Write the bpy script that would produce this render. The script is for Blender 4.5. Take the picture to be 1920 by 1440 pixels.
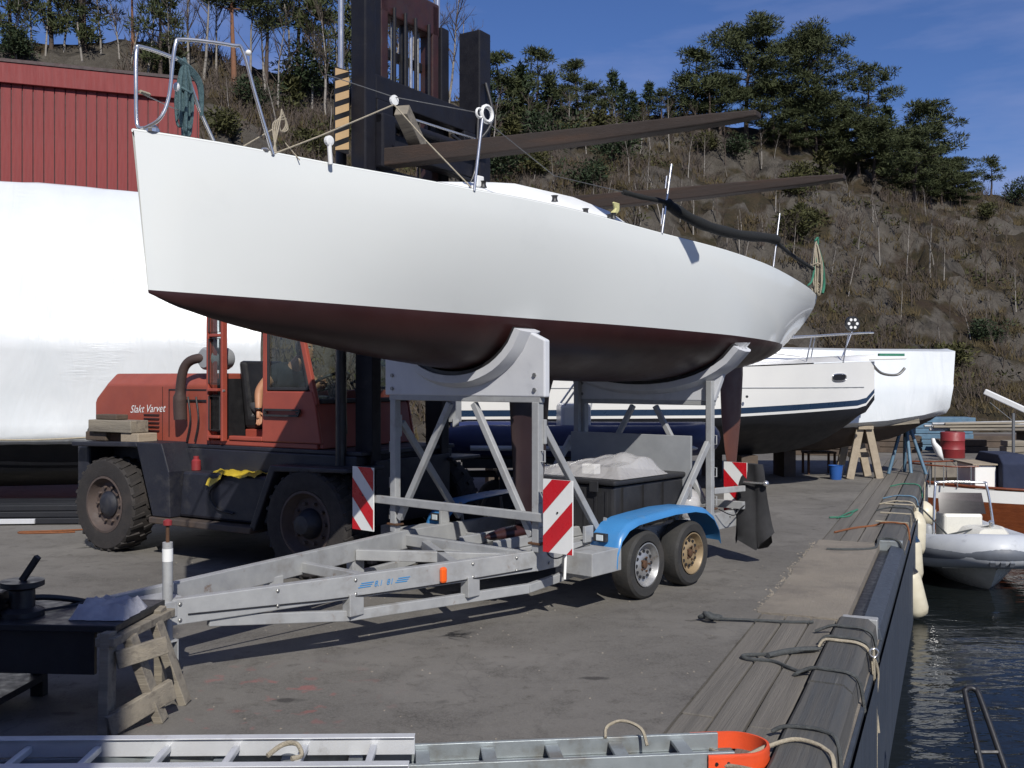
import bpy, bmesh, math, random
import numpy as np
from mathutils import Vector, Matrix, noise
R = math.radians
random.seed(7)
scene = bpy.context.scene
for o in list(bpy.data.objects):
    bpy.data.objects.remove(o)
col = scene.collection

# ---------------------------------------------------------------- camera, sky, sun, exposure
FPX, CAMH, HOR = 1900.0, 1.95, 710.0          # focal length in photo pixels, eye height, horizon row
cam_d = bpy.data.cameras.new('camera'); cam = bpy.data.objects.new('camera', cam_d); col.objects.link(cam)
cam.location = (0, 0, CAMH); cam.rotation_euler = (R(90), 0, 0)
cam_d.sensor_width = 36; cam_d.lens = FPX / 1920 * 36; cam_d.shift_y = (HOR - 720) / 1920
cam_d.clip_start = .1; cam_d.clip_end = 3000
scene.camera = cam

LIGHT = Vector((-.24, 1.0, -.86)).normalized()  # the way sunlight travels
SUN_EL = math.asin(-LIGHT.z)
SUN_AZ = math.atan2(-LIGHT.x, -LIGHT.y)         # clockwise from +Y
world = bpy.data.worlds.new('World'); scene.world = world; world.use_nodes = True
wn = world.node_tree; wn.nodes.clear()
wo = wn.nodes.new('ShaderNodeOutputWorld'); wb = wn.nodes.new('ShaderNodeBackground')
sky = wn.nodes.new('ShaderNodeTexSky'); sky.sky_type = 'NISHITA'; sky.sun_disc = False
sky.sun_elevation = SUN_EL; sky.sun_rotation = SUN_AZ; sky.air_density = 1.0; sky.dust_density = .25; sky.ozone_density = 3.0
wtc = wn.nodes.new('ShaderNodeTexCoord'); wmap = wn.nodes.new('ShaderNodeMapping')
wmap.inputs['Scale'].default_value = (1.2, 1.6, 6.0); wmap.inputs['Rotation'].default_value = (.1, .25, .5)
wnz = wn.nodes.new('ShaderNodeTexNoise'); wnz.inputs['Scale'].default_value = 1.7; wnz.inputs['Detail'].default_value = 7; wnz.inputs['Roughness'].default_value = .55
wrp = wn.nodes.new('ShaderNodeValToRGB'); wrp.color_ramp.elements[0].position = .40; wrp.color_ramp.elements[1].position = .68
wrp.color_ramp.elements[0].color = (0, 0, 0, 1); wrp.color_ramp.elements[1].color = (.62, .62, .62, 1)
wmx = wn.nodes.new('ShaderNodeMix'); wmx.data_type = 'RGBA'
wgm = wn.nodes.new('ShaderNodeMix'); wgm.data_type = 'RGBA'; wgm.blend_type = 'MULTIPLY'; wgm.inputs[0].default_value = 1.0
wgm.inputs[7].default_value = (.74, .93, 1.42, 1)
wn.links.new(wtc.outputs['Generated'], wmap.inputs['Vector']); wn.links.new(wmap.outputs[0], wnz.inputs['Vector'])
wn.links.new(wnz.outputs[0], wrp.inputs[0]); wn.links.new(wrp.outputs[0], wmx.inputs[0])
wn.links.new(sky.outputs[0], wgm.inputs[6]); wn.links.new(wgm.outputs[2], wmx.inputs[6]); wmx.inputs[7].default_value = (6.0, 6.6, 10.5, 1)
wn.links.new(wmx.outputs[2], wb.inputs[0]); wb.inputs[1].default_value = .062
wn.links.new(wb.outputs[0], wo.inputs[0])
sd = bpy.data.lights.new('sun', 'SUN'); sun = bpy.data.objects.new('sun', sd); col.objects.link(sun)
sd.energy = 4.8; sd.angle = R(.5); sd.color = (1, .965, .90)
sun.rotation_euler = LIGHT.to_track_quat('-Z', 'Y').to_euler(); sun.location = (10, -20, 30)
scene.view_settings.view_transform = 'Standard'; scene.view_settings.look = 'None'
scene.view_settings.exposure = 0.0; scene.view_settings.gamma = 1.0

# ---------------------------------------------------------------- helpers
def at(px, py, Y):
    """a point of the place seen at photo pixel (px, py), Y metres ahead"""
    return Vector(((px - 960) * Y / FPX, Y, CAMH - (py - HOR) * Y / FPX))
def gnd(px, py, z=0.0):
    return at(px, py, FPX * (CAMH - z) / (py - HOR))

class MB:
    def __init__(s): s.v = []; s.f = []
    def add(s, vs, fs):
        n = len(s.v); s.v += [tuple(p) for p in vs]; s.f += [tuple(i + n for i in f) for f in fs]; return s
    BOXF = [(0, 3, 2, 1), (4, 5, 6, 7), (0, 1, 5, 4), (1, 2, 6, 5), (2, 3, 7, 6), (3, 0, 4, 7)]
    def box(s, x0, x1, y0, y1, z0, z1):
        return s.add([(x0, y0, z0), (x1, y0, z0), (x1, y1, z0), (x0, y1, z0), (x0, y0, z1), (x1, y0, z1), (x1, y1, z1), (x0, y1, z1)], MB.BOXF)
    def bar(s, a, b, w, h, up=(0, 0, 1), w2=None, h2=None):
        a = Vector(a); b = Vector(b); d = (b - a).normalized(); up = Vector(up)
        sd_ = d.cross(up)
        if sd_.length < 1e-4: sd_ = d.cross(Vector((1, 0, 0)))
        sd_.normalize(); u = sd_.cross(d).normalized(); w2 = w if w2 is None else w2; h2 = h if h2 is None else h2
        vs = []
        for p, ww, hh in ((a, w, h), (b, w2, h2)):
            for i, j in ((-1, -1), (1, -1), (1, 1), (-1, 1)): vs.append(p + sd_ * (i * ww / 2) + u * (j * hh / 2))
        return s.add(vs, [(0, 1, 2, 3), (7, 6, 5, 4), (0, 4, 5, 1), (1, 5, 6, 2), (2, 6, 7, 3), (3, 7, 4, 0)])
    def tube(s, pts, r, seg=8, closed=False, cap=True):
        pts = [Vector(p) for p in pts]; n = len(pts); rs = r if isinstance(r, (list, tuple)) else [r] * n
        rings = []; prev = None
        for i, p in enumerate(pts):
            if closed: d = pts[(i + 1) % n] - pts[i - 1]
            else: d = pts[min(i + 1, n - 1)] - pts[max(i - 1, 0)]
            if d.length < 1e-9: d = Vector((0, 0, 1))
            d.normalize()
            if prev is None:
                u = d.cross(Vector((0, 0, 1)))
                if u.length < .05: u = d.cross(Vector((1, 0, 0)))
            else: u = prev - d * prev.dot(d)
            if u.length < 1e-6: u = d.orthogonal()
            u.normalize(); prev = u; w = d.cross(u)
            rings.append([p + (u * math.cos(2 * math.pi * k / seg) + w * math.sin(2 * math.pi * k / seg)) * rs[i] for k in range(seg)])
        return s.loft(rings, cap=cap and not closed, wrap=closed)
    def loft(s, rings, cap=True, wrap=False, closed=True):
        m = len(rings[0]); vs = [p for r_ in rings for p in r_]; fs = []; n = len(rings)
        for i in range(n if wrap else n - 1):
            j = (i + 1) % n
            for k in range(m if closed else m - 1):
                l = (k + 1) % m; fs.append((i * m + k, i * m + l, j * m + l, j * m + k))
        if cap: fs.append(tuple(range(m))[::-1]); fs.append(tuple((n - 1) * m + k for k in range(m)))
        return s.add(vs, fs)
    def prism(s, poly, a, b, ax='y'):
        """poly of 2-D points swept along ax from a to b; the 2-D axes are the two others in order"""
        def P(p, t):
            return {'x': (t, p[0], p[1]), 'y': (p[0], t, p[1]), 'z': (p[0], p[1], t)}[ax]
        n = len(poly); vs = [P(p, a) for p in poly] + [P(p, b) for p in poly]
        fs = [tuple(range(n)), tuple(range(2 * n - 1, n - 1, -1))] + [(i, (i + 1) % n + 0, (i + 1) % n + n, i + n) for i in range(n)]
        return s.add(vs, fs)
    def lathe(s, prof, c=(0, 0, 0), ax='z', seg=24, cap=True):
        c = Vector(c); rings = []
        for r_, h in prof:
            ring = []
            for k in range(seg):
                t = 2 * math.pi * k / seg; a, b = r_ * math.cos(t), r_ * math.sin(t)
                ring.append(c + Vector({'z': (a, b, h), 'y': (a, h, b), 'x': (h, a, b)}[ax]))
            rings.append(ring)
        return s.loft(rings, cap=cap)
    def ball(s, c, r, seg=12, rg=8):
        c = Vector(c); r = (r, r, r) if not isinstance(r, (tuple, list)) else r; rings = []
        for i in range(rg + 1):
            t = math.pi * (.02 + .96 * i / rg); rings.append([c + Vector((r[0] * math.sin(t) * math.cos(2 * math.pi * k / seg), r[1] * math.sin(t) * math.sin(2 * math.pi * k / seg), -r[2] * math.cos(t))) for k in range(seg)])
        return s.loft(rings)
    def mesh(s, name, mat=None, smooth=None):
        me = bpy.data.meshes.new(name); me.from_pydata(s.v, [], s.f)
        bm = bmesh.new(); bm.from_mesh(me); bmesh.ops.recalc_face_normals(bm, faces=bm.faces); bm.to_mesh(me); bm.free()
        if mat is not None: me.materials.append(mat)
        if smooth is not None:
            me.polygons.foreach_set('use_smooth', [True] * len(me.polygons))
            if smooth < 180: me.set_sharp_from_angle(angle=R(smooth))
        return me
    def build(s, name, mat, parent=None, smooth=None, bevel=0, kind=None):
        o = bpy.data.objects.new(name, s.mesh(name, mat, smooth)); col.objects.link(o)
        if parent is not None: o.parent = parent
        if bevel:
            b = o.modifiers.new('bevel', 'BEVEL'); b.width = bevel; b.segments = 2; b.limit_method = 'ANGLE'; b.angle_limit = R(40)
            b.harden_normals = False
        if kind: o['kind'] = kind
        return o
def thing(name, label, cat, loc=(0, 0, 0), rz=0.0, group=None):
    o = bpy.data.objects.new(name, None); col.objects.link(o); o.empty_display_size = .1
    o.location = loc; o.rotation_euler = (0, 0, rz); o['label'] = label; o['category'] = cat
    if group: o['group'] = group
    return o
def tag(o, label, cat, group=None):
    o['label'] = label; o['category'] = cat
    if group: o['group'] = group
    return o
def inst(name, me, parent=None, loc=(0, 0, 0), rot=(0, 0, 0), sc=(1, 1, 1)):
    o = bpy.data.objects.new(name, me); col.objects.link(o)
    if parent is not None: o.parent = parent
    o.location = loc; o.rotation_euler = rot; o.scale = sc if isinstance(sc, (tuple, list)) else (sc,) * 3
    return o
def catmull(pts, n=8, closed=False):
    pts = [Vector(p) for p in pts]; out = []; m = len(pts)
    rng = range(m) if closed else range(m - 1)
    for i in rng:
        if closed: p0, p1, p2, p3 = pts[i - 1], pts[i], pts[(i + 1) % m], pts[(i + 2) % m]
        else: p0, p1, p2, p3 = pts[max(i - 1, 0)], pts[i], pts[i + 1], pts[min(i + 2, m - 1)]
        for k in range(n):
            t = k / n
            out.append(.5 * ((2 * p1) + (p2 - p0) * t + (2 * p0 - 5 * p1 + 4 * p2 - p3) * t * t + (3 * p1 - p0 - 3 * p2 + p3) * t ** 3))
    if not closed: out.append(pts[-1])
    return out

# ---------------------------------------------------------------- materials
def nd(nt, t, **k):
    n = nt.nodes.new(t)
    for a, b in k.items(): setattr(n, a, b)
    return n
def M(name, c, c2=None, sc=4.0, rough=.6, rv=.12, metal=0.0, bump=.0, bsc=60.0, spec=.5, stretch=(1, 1, 1), dirt=None, dsc=2.5, dth=(.5, .7), dirt2=None, d2sc=9., d2th=(.62, .7), coat=0.0, sss=0.0, bdist=.02):
    m = bpy.data.materials.new(name); m.use_nodes = True; nt = m.node_tree; L = nt.links.new
    bs = nt.nodes['Principled BSDF']; tc = nd(nt, 'ShaderNodeTexCoord'); mp = nd(nt, 'ShaderNodeMapping')
    mp.inputs['Scale'].default_value = stretch; L(tc.outputs['Object'], mp.inputs[0])
    c2 = c2 or tuple(x * .72 for x in c)
    def nz(scale, det=6, ro=.6):
        n = nd(nt, 'ShaderNodeTexNoise'); n.inputs['Scale'].default_value = scale; n.inputs['Detail'].default_value = det; n.inputs['Roughness'].default_value = ro
        L(mp.outputs[0], n.inputs['Vector']); return n
    def rampn(src, a, b):
        r = nd(nt, 'ShaderNodeMapRange'); r.inputs[1].default_value = a; r.inputs[2].default_value = b; L(src, r.inputs[0]); return r.outputs[0]
    def mix(fac, a, b):
        x = nd(nt, 'ShaderNodeMix', data_type='RGBA'); L(fac, x.inputs[0])
        for i, q in ((6, a), (7, b)):
            if isinstance(q, tuple): x.inputs[i].default_value = (*q, 1)
            else: L(q, x.inputs[i])
        return x.outputs[2]
    n1 = nz(sc); colr = mix(rampn(n1.outputs[0], .3, .7), c, c2)
    if dirt: colr = mix(rampn(nz(dsc, 8, .65).outputs[0], *dth), colr, dirt)
    if dirt2: colr = mix(rampn(nz(d2sc, 8, .7).outputs[0], *d2th), colr, dirt2)
    L(colr, bs.inputs['Base Color'])
    rr = nd(nt, 'ShaderNodeMapRange'); rr.inputs[1].default_value = .3; rr.inputs[2].default_value = .7
    rr.inputs[3].default_value = max(.02, rough - rv); rr.inputs[4].default_value = min(1, rough + rv); L(nz(sc * 2.3).outputs[0], rr.inputs[0])
    L(rr.outputs[0], bs.inputs['Roughness']); bs.inputs['Metallic'].default_value = metal; bs.inputs['Specular IOR Level'].default_value = spec
    if coat: bs.inputs['Coat Weight'].default_value = coat; bs.inputs['Coat Roughness'].default_value = .08
    if bump:
        b = nd(nt, 'ShaderNodeBump'); b.inputs['Strength'].default_value = bump; b.inputs['Distance'].default_value = bdist
        L(nz(bsc, 8, .65).outputs[0], b.inputs['Height']); L(b.outputs[0], bs.inputs['Normal'])
    return m
RUST = (.13, .055, .025)
m_galv = M('galvanised_steel', (.385, .39, .385), (.30, .305, .31), 7, .5, .14, .15, .08, 120, dirt=(.26, .245, .22), dsc=3.5, dth=(.55, .78), dirt2=(.17, .10, .06), d2sc=6, d2th=(.62, .74))
m_alu = M('aluminium', (.66, .67, .68), (.56, .57, .59), 4, .38, .1, .3, .05, 150, dirt=(.35, .34, .32), dsc=6, dth=(.6, .8))
m_galv2 = M('grey_gangway_steel', (.33, .36, .37), (.25, .28, .29), 5, .45, .12, .45, .06, 120, dirt=(.2, .19, .17), dsc=5)
m_chrome = M('stainless_steel', (.74, .73, .71), (.64, .63, .61), 4, .22, .05, .85)
m_tyre = M('tyre_rubber', (.022, .022, .022), (.035, .033, .03), 6, .8, .1, 0, .3, 60, dirt=(.06, .052, .045), dsc=4, dth=(.5, .75))
m_tyre2 = M('worn_dusty_tyre_rubber', (.018, .016, .016), (.03, .026, .024), 5, .85, .1, 0, .35, 50, dirt=(.05, .04, .035), dsc=3.5, dth=(.5, .78))
m_rim = M('silver_wheel_steel', (.42, .42, .42), (.3, .3, .3), 8, .4, .1, .6, dirt=(.16, .12, .09), dsc=9, dth=(.58, .72))
m_rimy = M('ochre_wheel_steel', (.30, .22, .12), (.24, .18, .11), 8, .5, .1, .2, dirt=(.12, .07, .04), dsc=9, dth=(.55, .7))
m_hull = M('white_gelcoat', (.74, .76, .74), (.71, .73, .715), .6, .08, .02, 0, spec=.5, dirt=(.68, .70, .685), dsc=1.2, dth=(.6, .8))
m_anti = M('dark_red_antifouling', (.038, .013, .012), (.027, .010, .010), 1.5, .42, .1, 0, .06, 30, dirt=(.05, .018, .015), dsc=2, dth=(.55, .8))
m_rudder = M('red_brown_antifouling', (.12, .045, .03), (.09, .035, .026), 3, .5, .1, 0, .06, 30)
m_deck = M('white_deck', (.74, .75, .74), (.68, .69, .68), 3, .5, .1, 0, .1, 300)
m_red = M('sun_bleached_red_paint', (.31, .070, .042), (.24, .056, .038), 2.5, .5, .12, 0, .04, 40, dirt=(.2, .04, .03), dsc=3, dth=(.55, .8), dirt2=(.06, .03, .025), d2sc=11, d2th=(.66, .74))
m_cred = M('red_cab_paint', (.33, .068, .042), (.26, .056, .040), 3, .42, .1, 0, .03, 40, dirt=(.24, .05, .035), dsc=4, dth=(.55, .8), dirt2=(.05, .03, .03), d2sc=13, d2th=(.68, .76))
m_navy = M('navy_black_machine_paint', (.011, .012, .020), (.019, .020, .027), 3, .5, .14, 0, .1, 40, dirt=(.06, .057, .057), dsc=2.4, dth=(.55, .8), dirt2=RUST, d2sc=6, d2th=(.68, .78))
m_mast = M('greasy_black_mast_paint', (.007, .007, .011), (.012, .012, .016), 4, .55, .12, 0, .1, 40, spec=.3, dirt=(.03, .028, .03), dsc=5, dth=(.62, .8))
m_dred = M('dark_red_mast_paint', (.045, .014, .013), (.025, .011, .011), 4, .55, .12, 0, .1, 40, dirt=(.03, .02, .02), dsc=5, dth=(.5, .7))
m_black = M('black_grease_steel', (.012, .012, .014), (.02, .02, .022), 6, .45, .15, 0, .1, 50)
m_blackp = M('black_plastic', (.018, .018, .02), (.028, .028, .03), 6, .5, .1, 0, .1, 80, dirt=(.05, .048, .045), dsc=4, dth=(.6, .8))
m_rust = M('rusty_steel', (.12, .055, .025), (.07, .04, .025), 7, .85, .1, .2, .3, 50)
m_forkb = M('brown_rusty_fork_steel', (.034, .022, .017), (.022, .016, .013), 6, .8, .1, 0, .35, 45, stretch=(.3, 3, 3), dirt=(.05, .027, .017), dsc=3)
m_wood = M('weathered_timber', (.27, .235, .18), (.17, .15, .12), 3, .85, .08, 0, .4, 30, stretch=(.25, 4, 4), dirt=(.1, .085, .07), dsc=4)
m_woodp = M('grey_quay_plank', (.165, .150, .128), (.115, .105, .092), 2.5, .88, .07, 0, .55, 18, stretch=(.12, 5, 5), dirt=(.085, .078, .068), dsc=1.5, dth=(.48, .7), dirt2=(.25, .235, .2), d2sc=2, d2th=(.66, .78))
m_beam = M('dark_fender_beam', (.105, .100, .090), (.065, .063, .060), 2.5, .85, .08, 0, .5, 18, stretch=(.15, 5, 5), dirt=(.05, .055, .06), dsc=1.6, dth=(.5, .7), dirt2=(.2, .19, .17), d2sc=3, d2th=(.66, .75))
m_wood2 = M('pale_timber', (.36, .30, .22), (.27, .22, .16), 3, .8, .08, 0, .3, 30, stretch=(3, .4, 3))
m_woodd = M('dark_timber', (.10, .072, .05), (.06, .045, .035), 3, .85, .08, 0, .4, 30)
m_blue = M('sky_blue_mudguard', (.05, .21, .46), (.045, .18, .40), 3, .35, .1, 0, .03, 60, dirt=(.12, .22, .33), dsc=6, dth=(.6, .8))
m_white = M('white_paint', (.78, .78, .76), (.72, .72, .7), 4, .35, .1, 0, .02, 60, dirt=(.5, .48, .44), dsc=7, dth=(.62, .8))
m_redrefl = M('red_reflective_film', (.55, .012, .02), (.46, .012, .02), 5, .3, .08, 0, dirt=(.3, .02, .02), dsc=8, dth=(.6, .8))
m_orange = M('orange_lens', (.85, .13, .015), (.75, .1, .01), 6, .2, .05, 0, coat=.4)
m_orub = M('orange_rubber', (.74, .085, .022), (.62, .07, .02), 6, .5, .08, 0, .1, 80)
m_cloth = M('black_cloth', (.018, .018, .02), (.026, .026, .028), 9, .9, .05, 0, .4, 90)
m_denim = M('dark_grey_work_trousers', (.05, .052, .06), (.035, .037, .043), 9, .9, .05, 0, .3, 120)
m_skin = M('tanned_skin', (.44, .22, .12), (.38, .18, .1), 7, .5, .06, 0, .05, 120)
m_hair = M('dark_hair', (.02, .014, .01), (.035, .024, .016), 30, .6, .1, 0, .4, 90)
m_ropet = M('teal_rope', (.03, .07, .085), (.10, .16, .17), 60, .9, .05, 0, .6, 160)
m_ropew = M('natural_rope', (.42, .37, .28), (.3, .26, .19), 60, .9, .05, 0, .6, 160)
m_roped = M('dark_mooring_rope', (.045, .05, .052), (.08, .085, .085), 40, .9, .05, 0, .6, 120)
m_ropeo = M('orange_brown_rope', (.24, .085, .03), (.16, .06, .025), 40, .9, .05, 0, .6, 120)
m_ropeg = M('green_rope', (.04, .2, .12), (.03, .13, .09), 40, .9, .05, 0, .6, 120)
m_wire = M('steel_wire', (.30, .30, .29), (.22, .22, .22), 30, .4, .1, .7)
m_pad = M('black_lifeline_padding', (.006, .007, .007), (.01, .011, .011), 12, .9, .08, 0, .3, 60)
m_fend = M('stained_white_fender', (.62, .57, .44), (.5, .45, .33), 4, .45, .1, 0, .05, 60, dirt=(.3, .26, .17), dsc=5, dth=(.55, .75))
m_bluep = M('blue_bucket_plastic', (.02, .09, .32), (.018, .075, .26), 5, .4, .08, 0)
m_bpaint = M('chipped_blue_steel', (.10, .19, .27), (.07, .13, .19), 8, .55, .1, 0, .1, 60, dirt=RUST, dsc=7, dth=(.62, .75))
m_lampw = M('clear_lamp_lens', (.55, .6, .62), (.45, .5, .52), 8, .12, .04, 0, coat=.5)
m_rubw = M('grey_rib_fabric', (.50, .52, .54), (.43, .45, .48), 3, .5, .08, 0, .06, 60, dirt=(.22, .23, .25), dsc=5, dth=(.6, .8))
m_rubd = M('dark_grey_rib_fabric', (.13, .145, .17), (.1, .11, .13), 4, .55, .08, 0, .06, 60)
m_rubb = M('navy_rib_fabric', (.022, .032, .105), (.018, .026, .08), 4, .5, .08, 0, .06, 60)
m_gelc = M('cream_gelcoat', (.70, .68, .60), (.65, .63, .56), 3, .28, .06, 0, dirt=(.5, .48, .41), dsc=6, dth=(.62, .8))
m_gelw = M('white_boat_gelcoat', (.80, .79, .75), (.76, .75, .72), 2, .22, .05, 0)
m_bstr = M('dark_blue_stripe', (.018, .04, .085), (.016, .035, .07), 3, .3, .06, 0)
m_bbot = M('black_antifouling', (.006, .007, .010), (.009, .010, .014), 2, .6, .1, 0, .1, 40)
m_mahog = M('varnished_mahogany', (.17, .048, .016), (.11, .03, .011), 5, .25, .08, 0, .05, 40, stretch=(.2, 4, 4), coat=.3)
m_canvas = M('navy_canvas', (.012, .018, .042), (.018, .025, .055), 6, .9, .05, 0, .25, 120)
m_drum = M('red_drum_paint', (.26, .028, .03), (.2, .024, .025), 5, .5, .1, 0, .08, 40, dirt=RUST, dsc=6, dth=(.6, .75))
m_yell = M('yellow_plastic_sheet', (.55, .40, .035), (.45, .33, .03), 9, .35, .08, 0, .5, 25)
m_grey = M('grey_paint', (.3, .31, .32), (.24, .25, .26), 5, .5, .1, 0, .05, 60)
m_printb = M('blue_print', (.03, .25, .55), (.03, .22, .5), 5, .5, .05, 0)
m_yblk = M('buff_yellow_paint', (.58, .39, .2), (.5, .34, .18), 6, .5, .08, 0, .05, 60)
m_paper = M('pale_rag', (.42, .42, .45), (.32, .32, .36), 14, .9, .05, 0, .4, 60)
m_concrete = M('old_concrete', (.235, .205, .165), (.18, .158, .13), 1.5, .9, .05, 0, .6, 35, stretch=(1, 1, 1), dirt=(.12, .105, .09), dsc=1.2, dth=(.5, .72), dirt2=(.3, .275, .23), d2sc=6, d2th=(.62, .75))
m_sheet = M('blue_grey_sheet_piling', (.050, .062, .082), (.035, .043, .058), 3, .6, .12, 0, .25, 30, stretch=(3, 3, .5), dirt=(.12, .125, .13), dsc=2.5, dth=(.62, .8), dirt2=(.05, .035, .028), d2sc=5, d2th=(.62, .75))
m_board = M('falu_red_board', (.21, .029, .026), (.17, .025, .024), 2, .7, .08, 0, .12, 40, stretch=(6, 6, .6), dirt=(.16, .026, .024), dsc=2, dth=(.55, .8), dirt2=(.5, .36, .33), d2sc=3.2, d2th=(.70, .72))
def glass(name, tint, rough=.03, alpha=.35):
    m = bpy.data.materials.new(name); m.use_nodes = True; nt = m.node_tree; nt.nodes.clear(); L = nt.links.new
    o = nd(nt, 'ShaderNodeOutputMaterial'); tr = nd(nt, 'ShaderNodeBsdfTransparent'); gl = nd(nt, 'ShaderNodeBsdfGlossy'); df = nd(nt, 'ShaderNodeBsdfDiffuse')
    lw = nd(nt, 'ShaderNodeLayerWeight'); lw.inputs[0].default_value = .5; pw = nd(nt, 'ShaderNodeMath', operation='POWER'); pw.inputs[1].default_value = 4.0; L(lw.outputs['Facing'], pw.inputs[0]); fr = nd(nt, 'ShaderNodeMapRange'); fr.inputs[3].default_value = .035; fr.inputs[4].default_value = .7; L(pw.outputs[0], fr.inputs[0]); a = nd(nt, 'ShaderNodeMixShader'); b = nd(nt, 'ShaderNodeMixShader')
    tr.inputs[0].default_value = (*tint, 1); gl.inputs[1].default_value = rough; df.inputs[0].default_value = (.3, .3, .29, 1)
    n = nd(nt, 'ShaderNodeTexNoise'); n.inputs['Scale'].default_value = 7; n.inputs['Detail'].default_value = 6
    mr = nd(nt, 'ShaderNodeMapRange'); mr.inputs[1].default_value = .35; mr.inputs[2].default_value = .75; mr.inputs[3].default_value = .02; mr.inputs[4].default_value = alpha
    L(n.outputs[0], mr.inputs[0]); L(mr.outputs[0], a.inputs[0]); L(tr.outputs[0], a.inputs[1]); L(df.outputs[0], a.inputs[2])
    L(fr.outputs[0], b.inputs[0]); L(a.outputs[0], b.inputs[1]); L(gl.outputs[0], b.inputs[2]); L(b.outputs[0], o.inputs[0]); return m
m_glass = glass('dusty_cab_glass', (.80, .86, .86), .03, .06)
m_glassd = glass('smoked_perspex', (.22, .17, .19), .05, .06)
# ---------------------------------------------------------------- the setting: land, quay, water, hill
def setmat(name):
    m = bpy.data.materials.new(name); m.use_nodes = True; return m, m.node_tree, m.node_tree.links.new, m.node_tree.nodes['Principled BSDF']
def noise_n(nt, vec, sc, det=6, ro=.6, dist=0.):
    n = nd(nt, 'ShaderNodeTexNoise'); n.inputs['Scale'].default_value = sc; n.inputs['Detail'].default_value = det
    n.inputs['Roughness'].default_value = ro; n.inputs['Distortion'].default_value = dist; nt.links.new(vec, n.inputs['Vector']); return n.outputs[0]
def rng_n(nt, src, a, b, c=0., d=1.):
    r = nd(nt, 'ShaderNodeMapRange'); nt.links.new(src, r.inputs[0])
    for i, v in enumerate((a, b, c, d)): r.inputs[i + 1].default_value = v
    return r.outputs[0]
def mix_n(nt, fac, a, b, mode='MIX'):
    x = nd(nt, 'ShaderNodeMix', data_type='RGBA', blend_type=mode)
    for i, q in ((0, fac), (6, a), (7, b)):
        if isinstance(q, tuple): x.inputs[i].default_value = (*q, 1)
        elif isinstance(q, float): x.inputs[i].default_value = q
        else: nt.links.new(q, x.inputs[i])
    return x.outputs[2]
def math_n(nt, op, a, b):
    x = nd(nt, 'ShaderNodeMath', operation=op)
    for i, q in enumerate((a, b)):
        if isinstance(q, float): x.inputs[i].default_value = q
        else: nt.links.new(q, x.inputs[i])
    return x.outputs[0]
def asphalt():
    m, nt, L, bs = setmat('worn_asphalt'); tc = nd(nt, 'ShaderNodeTexCoord').outputs['Object']
    c = mix_n(nt, rng_n(nt, noise_n(nt, tc, .55, 6, .6), .4, .6), (.102, .094, .083), (.158, .147, .131))
    c = mix_n(nt, rng_n(nt, noise_n(nt, tc, 2.3, 8, .65, .6), .5, .72), c, (.060, .054, .047))
    c = mix_n(nt, rng_n(nt, noise_n(nt, tc, 7.0, 5, .6), .56, .72), c, (.066, .059, .050))
    v = nd(nt, 'ShaderNodeTexVoronoi'); v.inputs['Scale'].default_value = 95.; L(tc, v.inputs['Vector'])
    c = mix_n(nt, rng_n(nt, v.outputs['Color'], .1, .9, 0., .6), c, (.17, .158, .14))
    # small oil spots
    mp = nd(nt, 'ShaderNodeMapping'); mp.inputs['Scale'].default_value = (1.0, 2.3, 1); mp.inputs['Rotation'].default_value = (0, 0, .5); L(tc, mp.inputs[0])
    v2 = nd(nt, 'ShaderNodeTexVoronoi'); v2.inputs['Scale'].default_value = 1.05; v2.inputs['Randomness'].default_value = 1; L(mp.outputs[0], v2.inputs['Vector'])
    dd = math_n(nt, 'ADD', v2.outputs['Distance'], rng_n(nt, noise_n(nt, tc, 9., 4), 0., 1., -.12, .12))
    sep = nd(nt, 'ShaderNodeSeparateColor'); L(v2.outputs['Color'], sep.inputs[0])
    sp = math_n(nt, 'MULTIPLY', rng_n(nt, dd, .05, .12, .85, 0.), rng_n(nt, sep.outputs[0], .35, .6))
    c = mix_n(nt, sp, c, (.035, .031, .028))
    # remains of red marking paint near the drawbar
    gm = nd(nt, 'ShaderNodeNewGeometry'); px = nd(nt, 'ShaderNodeVectorMath', operation='DISTANCE'); L(tc, px.inputs[0]); px.inputs[1].default_value = (-1.55, 6.15, 0)
    red = math_n(nt, 'MULTIPLY', rng_n(nt, px.outputs['Value'], .35, .95, 1., 0.), rng_n(nt, noise_n(nt, tc, 6.5, 3, .5), .60, .68, 0., .35))
    c = mix_n(nt, red, c, (.38, .075, .07))
    # long cracks
    vc = nd(nt, 'ShaderNodeTexVoronoi', feature='DISTANCE_TO_EDGE'); vc.inputs['Scale'].default_value = .33
    wv = nd(nt, 'ShaderNodeVectorMath', operation='ADD'); L(tc, wv.inputs[0])
    nn = nd(nt, 'ShaderNodeTexNoise'); nn.inputs['Scale'].default_value = 1.6; nn.inputs['Detail'].default_value = 8; L(tc, nn.inputs['Vector']); L(nn.outputs['Color'], wv.inputs[1]); L(wv.outputs[0], vc.inputs['Vector'])
    c = mix_n(nt, rng_n(nt, vc.outputs['Distance'], .001, .004, .3, 0.), c, (.06, .054, .048))
    L(c, bs.inputs['Base Color']); L(rng_n(nt, noise_n(nt, tc, 3.), .3, .7, .78, .95), bs.inputs['Roughness'])
    b = nd(nt, 'ShaderNodeBump'); b.inputs['Strength'].default_value = .55; b.inputs['Distance'].default_value = .012
    h = math_n(nt, 'ADD', noise_n(nt, tc, 110., 4, .7), math_n(nt, 'MULTIPLY', noise_n(nt, tc, 3., 5), 1.4)); L(h, b.inputs['Height']); L(b.outputs[0], bs.inputs['Normal']); return m
m_asph = asphalt()
QA = math.atan2(.916, .40); QO = Vector((1.283, 5.08, 0))
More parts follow.
